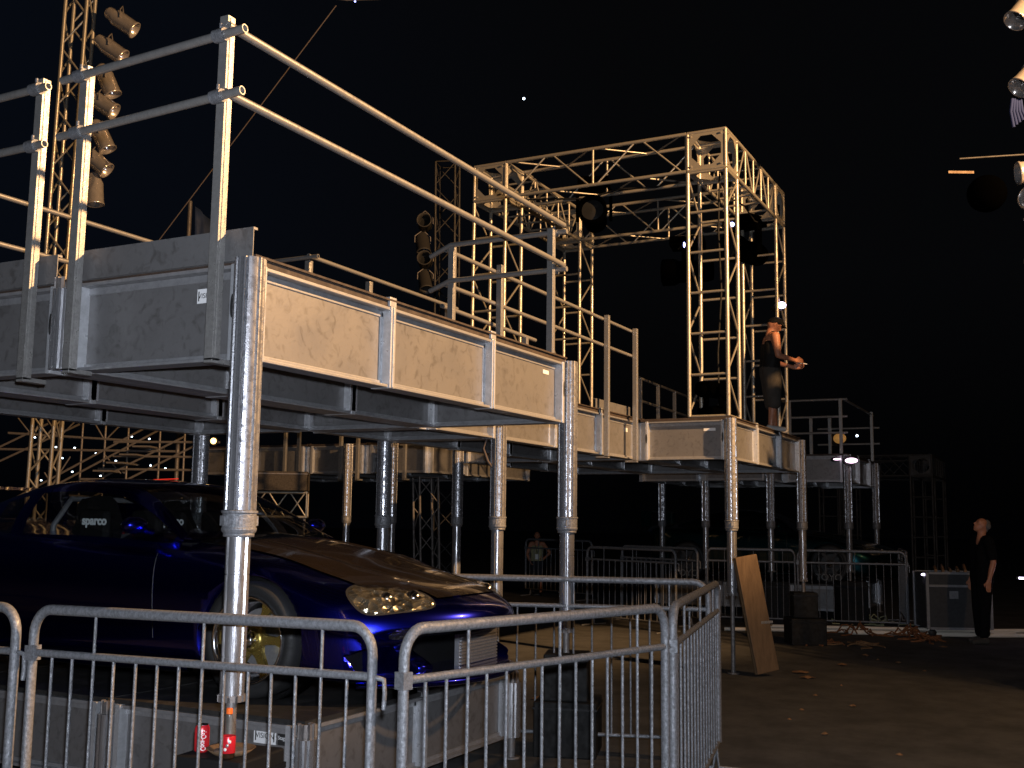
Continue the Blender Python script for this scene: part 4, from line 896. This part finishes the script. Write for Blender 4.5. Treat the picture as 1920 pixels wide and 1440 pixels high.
leds = [(10.31, 14.24, 2.91), (10.52, 13.89, 2.73), (10.69, 13.57, 2.72), (10.6, 13.79, 2.52), (10.89, 13.21, 2.62), (11.08, 12.87, 2.48), (11.17, 12.58, 2.95), (11.33, 12.28, 2.91), (10.72, 13.63, 2.26), (10.98, 13.15, 2.19), (11.47, 12.22, 2.12), (11.54, 12.03, 2.35), (11.4, 12.28, 2.4), (10.46, 14.17, 2.09)]
LL = ['just left of the mast foot', 'upper left of the warm mast', 'right of the warm mast, on the upper row', 'below the two points right of the warm mast', 'third along the upper row', 'lower on the right of the upper row', 'highest of all, on the brace joint', 'high beside the highest one', 'low behind the car roof, left', 'low behind the car roof, on a stringer', 'lowest, touching the car roof at right', 'right of the stair treads', 'on the tread nearest the front column side', 'at the foot of the warm mast above the wing']
for p, ll2 in zip(leds, LL):
    t = glow('small cool light point ' + ll2, p, .017, 'led', (1, 1.3, .8), 'light_point', group='light points on the stair scaffolding', house=False)
glow('amber lamp just left of the front column above the car roof', (10.95, 10.3, 2.80), .055, 'ambers')
t = thing('roof_reflection_strip', 'thin red reflection on the roof line of the blue car, made to glow', 'lamp', (0, 0, 0)); b = MB()
b.path([(2.75, 3.75, 1.70), (2.7, 3.5, 1.728), (2.6, 3.2, 1.742), (2.55, 2.9, 1.746)], .004, 6); b.build('strip', M['redreflect'], t)  # red reflection on the car roof, modelled as a glowing strip
t = thing('hanging_fixture', 'edge of a lamp cluster cut by the top of the photo', 'stage lamp', (7.6, 4.86, 8.60)); b = MB()
b.path([(-.32, .62, .02), (-.1, .2, -.04), (.1, -.2, -.02), (.3, -.7, .03)], .02, 6); b.build('frame', M['iron'], t); b = MB(); b.ball((0, 0, .1), .12, 14, (1, 1.8, 1)); b.build('housing', M['par'], t)
b = MB(); b.ball((-.03, .12, -.05), .012, 8); b.build('bulb', M['lamp_blue'], t)
b = MB(); b.tube((7.41, 5.18, 8.46), (6.62, 7.68, 4.98), .008, n=6); tag(b.build('guy_rope', M['rope']), 'thin guy rope slanting down behind the near guard rails', 'rope')
# moving head lamp hung under the portal front beam, second at the foot of the near leg
def moving(label, loc, rz, s=1):
    t = thing('moving_head', label, 'stage lamp', loc, rz); t.scale = (s, s, s)
    b = MB(); b.lathe([(0, -.30), (.11, -.30), (.13, -.24), (.13, .10), (.16, .16), (.16, .30), (.13, .31), (.12, .2)], (0, 0, 0), 22, axis='Y'); b.build('lamp_head', M['void'], t)
    b = MB(); b.lathe([(0, .24), (.12, .22)], (0, 0, 0), 20, axis='Y'); b.build('lens', M['parlens'], t)
    b = MB(); b.box((-.20, -.05, -.05), (-.17, .05, .26)); b.box((.17, -.05, -.05), (.20, .05, .26)); b.box((-.20, -.05, .26), (.20, .05, .29)); b.build('yoke', M['void'], t)
    b = MB(); b.box((-.17, -.20, .29), (.17, .20, .40)); b.build('base', M['void'], t, bevel=.01); return t
moving('black moving lamp hung under the front beam of the portal', (9.5, 2.2, 5.66), 1.9, 1.25)
moving('black moving lamp hung under the rear beam of the portal', (11.8, 1.6, 5.30), .2, 1.3)
moving('black moving lamp hung beside the far right leg of the portal', (11.5, .62, 5.45), 1.2, 1.3)
t = moving('small black lamp standing on the deck inside the near truss leg', (9.28, .45, 3.12), 1.0, .8); t.rotation_euler = (math.pi, 0, 1.0)
# lamps on the mast cut by the right edge
rp = [((8.50, -3.16, 7.12), (-.5, .5, -.8), 'topmost lamp at the right edge of the photo, pointing down left'), ((8.60, -3.18, 6.38), (-.5, .55, -.75), 'second lamp from the top at the right edge, above a blue rag'), ((8.72, -3.22, 5.33), (-.3, .95, -.1), 'lamp at the right edge lying nearly level below the thin bar'), ((8.76, -3.22, 5.0), (-.8, .5, 0), 'lamp at the right edge facing us like a dark ring'), ((8.84, -3.24, 4.68), (-.4, .4, .8), 'short lamp at the right edge, pointing up'), ((8.86, -3.24, 4.36), (-.8, .4, -.2), 'lowest dim lamp at the right edge of the photo')]
for p, a, l_ in rp: par_can(l_, (p[0] + .09, p[1] - .17, p[2]), a, 1.15, group='lamps at the right edge')
mast('light mast just outside the right edge carrying the lamps there', (9.15, -3.75, G), (9.0, -3.75, 10), .35, 20, 'iron')
b = MB()
for k in range(5): b.path([(8.62 + .02 * k, -3.16 - .02 * k, 6.12), (8.60 + .01 * k, -3.14 - .028 * k, 5.97), (8.63 + .02 * k, -3.16 - .03 * k, 5.80 + .03 * k)], .018, 6)
tag(b.build('blue_rag', M['rag']), 'blue rag hanging below the second lamp at the right edge', 'rag')
b = MB(); b.tube((8.47, -2.61, 5.47), (8.85, -3.45, 5.53), .010, n=8); tag(b.build('thin_bar', M['dimiron']), 'thin pale bar reaching in from the right edge', 'bar')
t = thing('scanner_lamp', 'dark round scanner lamp near the right edge with a pale label strip', 'stage lamp', (8.68, -2.86, 5.1)); b = MB(); b.ball((0, 0, 0), .21, 22, (.7, 1, 1)); b.build('lamp_head', M['void'], t)
b = MB(); mt = frame_mtx((-.21, .24, .215), (.4585, -.8886, .0), (0, 0, 1)); b.box((-.14, -.014, 0), (.14, .014, .006), mtx=mt); b.build('label_strip', M['wood'], t)

# ------------------------------------------------------------------ rear scaffold stairs
t = thing('scaffold_stairs', 'brown lit scaffold stairs and braces behind the blue car, left of the front column', 'stairs')
def tb(n, segs, r=.024, m='iron'):
    for a, c in segs:
        b = MB(); b.tube(a, c, r, n=8); b.build(n, M[m], t)
P = lambda s, z, o=0: (9.45 + (10.95 - 9.45) * s + o, 13.9 + (11.0 - 13.9) * s + o * .3, z)
tb('beam', [(P(.0, 2.92), P(.75, 2.80)), (P(-.3, 2.62), P(.95, 2.62)), (P(.60, 2.52), P(1.15, 2.52)), (P(.52, 2.28), P(1.15, 2.28)), (P(.45, 2.06), P(1.0, 2.06)), (P(.60, 2.78), P(1.2, 2.80))])
tb('standard', [(P(s, G), P(s, 3.2)) for s in (-.15, .13, .29, .42, .55, .68, .86, 1.0)], .02)
tb('stringer', [(P(.05, 1.7), P(.80, 3.1)), (P(.14, 1.7), P(.90, 3.1)), (P(.30, 1.7), P(1.0, 2.9)), (P(.46, 1.7), P(1.1, 2.8)), (P(-.35, 1.9), P(.40, 3.1)), (P(-.5, 1.9), P(.22, 3.1))], .022)
tb('brace', [(P(.13, 2.9), P(.05, 3.2)), (P(.29, 2.85), P(.20, 3.25)), (P(.29, 2.85), P(.40, 3.25)), (P(.55, 2.8), P(.47, 3.2)), (P(.55, 2.8), P(.66, 3.2)), (P(.55, 2.55), P(.65, 2.2)), (P(.36, 2.5), P(.27, 2.0)), (P(.22, 2.2), P(.3, 1.8))], .014)
for k in range(7):
    b = MB(); a = P(.38 + .07 * k, 1.78 + .15 * k, 0); mt = Matrix.Translation(a) @ Matrix.Rotation(-1.1, 4, 'Z'); b.box((-.16, -.42, -.015), (.16, .42, .015), mtx=mt); b.build('tread', M['iron'], t)
# speaker box on a truss trestle, behind
t = thing('truss_trestle', 'low truss trestle carrying the grey woven box, right of the front column', 'trestle'); b = MB()
truss(b, (10.75, 9.25, 1.66), (11.3, 8.40, 1.66), (0.3, .2, 0), (0, 0, .42), 3, rc=.022, rd=.014, faces=('zig', 'zig', 'zig', 'zig')); b.build('truss_beam', M['truss'], t)
for (x, y) in ((10.78, 9.2), (11.28, 8.44)):
    b = MB(); b.tube((x, y, G), (x, y, 1.45), .03, n=10); b.build('leg', M['iron'], t)
b = MB(); b.box((-.52, -.3, 0), (.52, .3, .33)); o = b.build('woven_box', M['mesh'], None, bevel=.01); o.location = (11.02, 8.83, 1.90); o.rotation_euler = (0, 0, -1.0); tag(o, 'grey woven box lying on the truss trestle right of the front column', 'box')
b = MB(); b.box((-.53, -.31, .28), (.53, .31, .30)); b.build('rim_band', M['iron'], o)
# blue tarpaulin on a post far at the left
t = thing('tarpaulin_tent', 'dim blue tarpaulin hanging from a post far behind the near corner post', 'tent')
b = MB(); vs = []
for i in range(13):
    s = i / 12
    for j in range(9): q = j / 8; vs.append((14.1 + .5 * s + .05 * math.sin(9 * s + 3 * q), 14.1 - .9 * s * (.25 + q), 8.5 - 2.2 * q - .35 * s))
b.add(vs, [(i * 9 + j, (i + 1) * 9 + j, (i + 1) * 9 + j + 1, i * 9 + j + 1) for i in range(12) for j in range(8)], True); o = b.build('cloth', M['tent'], t); so = o.modifiers.new('s', 'SOLIDIFY'); so.thickness = .01
b = MB(); b.tube((14.05, 14.2, G), (14.05, 14.2, 8.62), .05, n=10); b.build('pole', M['iron'], t)

# ------------------------------------------------------------------ small things at the front column
t = thing('soda_can', 'red soda can with white script on the black box under the front column', 'can', (-.04, .135, .346)); t.scale = (1.05,) * 3
b = MB(); b.lathe([(0, 0), (.026, .0), (.033, .010), (.033, .105), (.026, .118)], (0, 0, 0), 28); b.build('can_body', M['red'], t)
b = MB(); b.lathe([(.026, .118), (.0265, .121), (.024, .121), (.022, .117), (0, .117)], (0, 0, 0), 24); b.build('lid', M['chrome'], t)
b = MB(); 
o = text_mesh('Coca-Cola', .034, Matrix(((1, 0, 0, 0), (0, 1, 0, 0), (0, 0, 1, 0), (0, 0, 0, 1))), M['white'], 'lettering', t, .0004, .0006)
for v in o.data.vertices:                # wrap the script around the can, running upwards
    x, y, z = v.co; a = math.radians(233 - 0) + y / .0335; v.co = Vector(((.0338 + z) * math.cos(a), (.0338 + z) * math.sin(a), .056 + x * .62))
t = thing('soda_bottle', 'clear soda bottle with orange cap and red label before the foot of the front column', 'bottle', (-.095, -.075, .346)); t.scale = (.95,) * 3
b = MB(); b.lathe([(0, 0), (.028, 0), (.034, .01), (.034, .12), (.036, .13), (.033, .155), (.020, .185), (.0135, .20), (.0135, .215)], (0, 0, 0), 28); b.build('bottle_body', M['lens'], t)
b = MB(); b.lathe([(0, .004), (.030, .004), (.032, .012), (.032, .10), (0, .10)], (0, 0, 0), 24); b.build('drink', M['cola'], t)
b = MB(); b.lathe([(.0348, .03), (.0355, .031), (.0355, .108), (.0348, .109)], (0, 0, 0), 28); lb = b.build('paper_label', M['red'], t)
for k, a in enumerate((200, 215, 232)):
    q = MB(); aa = math.radians(a); q.lathe([(0, 0), (.008, 0), (.008, .001), (0, .001)], (0, 0, 0), 12); o = q.build('label_spot', M['white' if k % 2 == 0 else 'core'], lb); o.matrix_local = Matrix.Translation((.0358 * math.cos(aa), .0358 * math.sin(aa), .05 + .018 * k)) @ Matrix.Rotation(aa, 4, 'Z') @ Matrix.Rotation(math.pi / 2, 4, 'Y')
b = MB(); b.lathe([(0, .238), (.0135, .238), (.0155, .235), (.0155, .212), (.013, .212)], (0, 0, 0), 24, smooth=False); b.build('cap', M['orange'], t)
b = MB(); b.lathe([(.085, 0), (.125, .03), (.128, .03), (.088, 0)], (0, 0, 0), 32); b.lathe([(0, .002), (.086, .002)], (0, 0, 0), 32); o = b.build('paper_plate', M['wood']); o.location = (.0, -.01, .347); o.scale = (.9, .9, .9); tag(o, 'shallow brown dish around the foot of the front column on the black box', 'dish')
b = MB(); b.path([(5.02, 1.38, 2.25), (5.0, 1.42, 2.12), (4.98, 1.36, 2.0), (5.05, 1.30, 1.88)], .012, 6); o = b.build('dangling_strap', M['rope']); tag(o, 'short strap dangling below the deck joint behind the second panel', 'strap')

# ------------------------------------------------------------------ leaning board, case, pipes, litter
b = MB(); t = thing('leaning_board', 'long brown board with silver tape leaning on the portal platform corner column', 'board', (8.75, -.18, G))
d = Vector((8.80 - 8.75, .02 + .18, 1.52)); fx = Vector((.45, -.893, 0)); upv = (Vector((8.62, -.005, 1.18)) - Vector((8.62, -.30, G)));
mt = frame_mtx((.12, -.10, 0.05), (.66, -.58, .14), (-.10, .20, 1)); b.box((-.15, 0, -.035), (.15, 1.36, .035), mtx=mt)
o = b.build('board', M['wood'], t, bevel=.006)
b = MB(); b.box((-.153, .0, -.008), (-.1501, 1.36, .008), mtx=mt); b.build('edge_seam', M['woodedge'], t)
b = MB(); b.box((-.04, .555, .0352), (.12, .585, .0375), mtx=mt @ Matrix.Rotation(-.12, 4, 'Z')); b.build('tape', M['silvertape'], t)
t = thing('equipment_case', 'grey equipment case with pale metal edges behind the dark clothed man', 'case', (15.15, -1.72, G + .02), math.radians(-64)); w, dd, h = 1.0, .6, 1.0
b = MB(); b.box((-w / 2, -dd / 2, .14), (w / 2, dd / 2, h)); b.build('case_body', M['case'], t)
for x in (-w / 2, w / 2):
    for y in (-dd / 2, dd / 2):
        b = MB(); b.box((x - .022, y - .022, .12), (x + .022, y + .022, h + .01)); b.build('corner_edge', M['frame'], t)
        b = MB(); b.lathe([(0, -.02), (.06, -.02), (.06, .02), (0, .02)], (x * .85, y * .85, .06), 16, axis='Y'); b.build('castor', M['rubber'], t)
for z in (.13, .80, h):
    b = MB()
    for y in (-dd / 2 - .014, dd / 2 + .014): b.box((-w / 2 + .03, y - .006, z - .018), (w / 2 - .03, y + .006, z + .018))
    b.build('edge_strip', M['frame'], t)
b = MB(); b.box((-.16, -dd / 2 - .03, .60), (-.02, -dd / 2 - .01, .72)); b.build('handle', M['frame'], t)
for (x, y, z, l_) in ((-.45, 0, h, 'left'), (-.1, .1, h, 'middle')):
    pass
b = MB()
for k in range(7): b.path([(-.6 + .17 * k, -.2, h + .03), (-.55 + .17 * k, 0, h + .08 + .03 * math.sin(k * 2)), (-.45 + .17 * k, .2, h + .03)], .035, 7)
o = b.build('cable_heap', M['scrap'], None); o.location = (15.25, -1.82, G + .02); o.scale = (.7, .8, 1); o.rotation_euler = (0, 0, math.radians(-64)); tag(o, 'brown heap of cables lying on the equipment case', 'cables')
t = thing('road_case', 'dark case cut by the right edge of the photo, with a grey front edge', 'case', (9.35, -4.05, G + .02), math.radians(-60)); b = MB(); b.box((-.5, -.45, .05), (.5, .45, 1.05)); b.build('case_body', M['case'], t)
b = MB(); b.box((-.52, -.47, .05), (-.48, -.43, 1.06)); b.build('corner_edge', M['case'], t)
pd = [((13.9, 1.7, G + .03), (15.9, -2.6, G + .03), .03, 'long pale pipe on the ground running behind the leaning board to the case'), ((14.2, 1.0, G + .09), (15.6, -2.2, G + .08), .028, 'second pale pipe lying just above the longest one'), ((14.5, -.2, G + .035), (15.4, -2.3, G + .03), .04, 'thick bright pipe on the ground by the orange straps'), ((15.8, -2.0, G + .05), (16.9, -3.6, G + .05), .035, 'pipe end seen right of the dark clothed man, upper'), ((15.3, -2.2, G + .03), (16.4, -3.8, G + .03), .035, 'pipe end seen right of the dark clothed man, lower')]
for a, c, r, l_ in pd:
    b = MB(); b.tube(a, c, r, n=12, inner=.8); tag(b.build('steel_pipe', M['litpipe']), l_, 'pipe', 'pipes on the ground')
def heap(loc, n, rad, label, m='strap', name='strap_heap', h=.10):
    b = MB()
    for k in range(n):
        a = random.uniform(0, 6.28); r0 = rad * random.uniform(.1, .8); pts = []
        x, y = r0 * math.cos(a), r0 * math.sin(a); dr = random.uniform(0, 6.28)
        for j in range(7):
            pts.append((x, y, .012 + abs(random.gauss(0, h)) * (1 - min(1, math.hypot(x, y) / rad)) ** .5)); dr += random.uniform(-1.1, 1.1); x += math.cos(dr) * rad * .28; y += math.sin(dr) * rad * .28
        b.path(pts, .013, 5)
    o = b.build(name, M[m]); o.location = loc; return tag(o, label, 'straps', 'heaps of straps')
heap((14.6, -.30, G), 18, .30, 'orange strap heap on the pipes right of the leaning board')
heap((14.75, -1.10, G), 20, .40, 'larger orange strap heap beside the equipment case')
heap((12.75, -.12 - .05, G), 10, .25, 'small orange strap heap nearer us, right of the stacked boxes', h=.05)
heap((12.85, -.62, G), 10, .28, 'flat pale strap tangle right of the small orange heap', 'scrap', h=.03)
heap((16.8, -.25, G), 12, .4, 'greenish strap heap in the dark before the far barriers', 'greencloth', h=.08)
heap((14.0, -1.5, G), 8, .2, 'little orange strap heap at the foot of the equipment case', h=.05)
sc = [(9.4, -.55, .14, 'pale litter scrap on the ground just right of the board foot'), (9.0, -.72, .12, 'brown litter scrap below right of the board foot'), (10.4, -.85, .10, 'thin litter scrap further right on the open asphalt'), (7.2, -1.55, .05, 'tiny orange litter scrap in the open middle asphalt'), (11.0, -1.45, .06, 'tiny litter scrap on the asphalt below the strap heaps'), (13.3, -1.75, .10, 'orange litter scrap before the equipment case'), (5.6, -1.6, .04, 'tiny pale litter scrap low in the open asphalt'), (4.9, -.75, .10, 'pale litter scrap behind the end on barrier'), (6.0, 1.3, .10, 'crumpled pale paper on dark ground behind the barriers'), (11.6, -.95, .08, 'brown litter scrap below the pale strap tangle')]
for x, y, s_, l_ in sc:
    b = MB(); n = 9; pts = [(s_ * random.uniform(.5, 1.1) * math.cos(6.28 * k / n), s_ * random.uniform(.4, .9) * math.sin(6.28 * k / n)) for k in range(n)]
    b.add([(0, 0, .03)] + [(px, py, random.uniform(.004, .02)) for px, py in pts] + [(0, 0, .0015)], [(0, 1 + k, 1 + (k + 1) % n) for k in range(n)] + [(n + 1, 1 + (k + 1) % n, 1 + k) for k in range(n)])
    o = b.build('litter_scrap', M['scrap']); o.location = (x, y, G + .001); tag(o, l_, 'litter', 'litter on the asphalt')

# cables strung on the portal
def cable(label, pts, r=.012):
    b = MB(); b.path(pts, r, 6); tag(b.build('cable', M['black']), label, 'cable', 'cables on the portal')
cable('black cable running down inside the near leg of the portal', [(9.3, .35, 5.95), (9.33, .38, 5.2), (9.27, .33, 4.4), (9.32, .4, 3.6), (9.28, .38, 2.95), (9.35, .5, 2.76)])
cable('black cable sagging along the underside of the front beam', [(9.2, .7, 5.92), (9.22, 1.2, 5.86), (9.2, 1.7, 5.90), (9.25, 2.2, 5.84), (9.2, 2.8, 5.90), (9.22, 3.3, 5.95)])
cable('black cable sagging along the underside of the right beam', [(9.5, .4, 5.92), (10.1, .42, 5.85), (10.7, .4, 5.90), (11.3, .42, 5.84), (11.7, .4, 5.9)])
# a few more bits of litter
for k in range(8):
    x = random.uniform(5.0, 12.5); y = random.uniform(-2.3, -.4); s_ = random.uniform(.02, .05)
    b = MB(); n = 7; pts = [(s_ * random.uniform(.5, 1.1) * math.cos(6.28 * q / n), s_ * random.uniform(.4, .9) * math.sin(6.28 * q / n)) for q in range(n)]
    b.add([(0, 0, .02)] + [(px, py, .004) for px, py in pts] + [(0, 0, .001)], [(0, 1 + q, 1 + (q + 1) % n) for q in range(n)] + [(n + 1, 1 + (q + 1) % n, 1 + q) for q in range(n)])
    o = b.build('pebble', M['scrap']); o.location = (x, y, G + .001); tag(o, 'tiny pale crumb of debris on the open asphalt', 'litter', 'crumbs of debris')
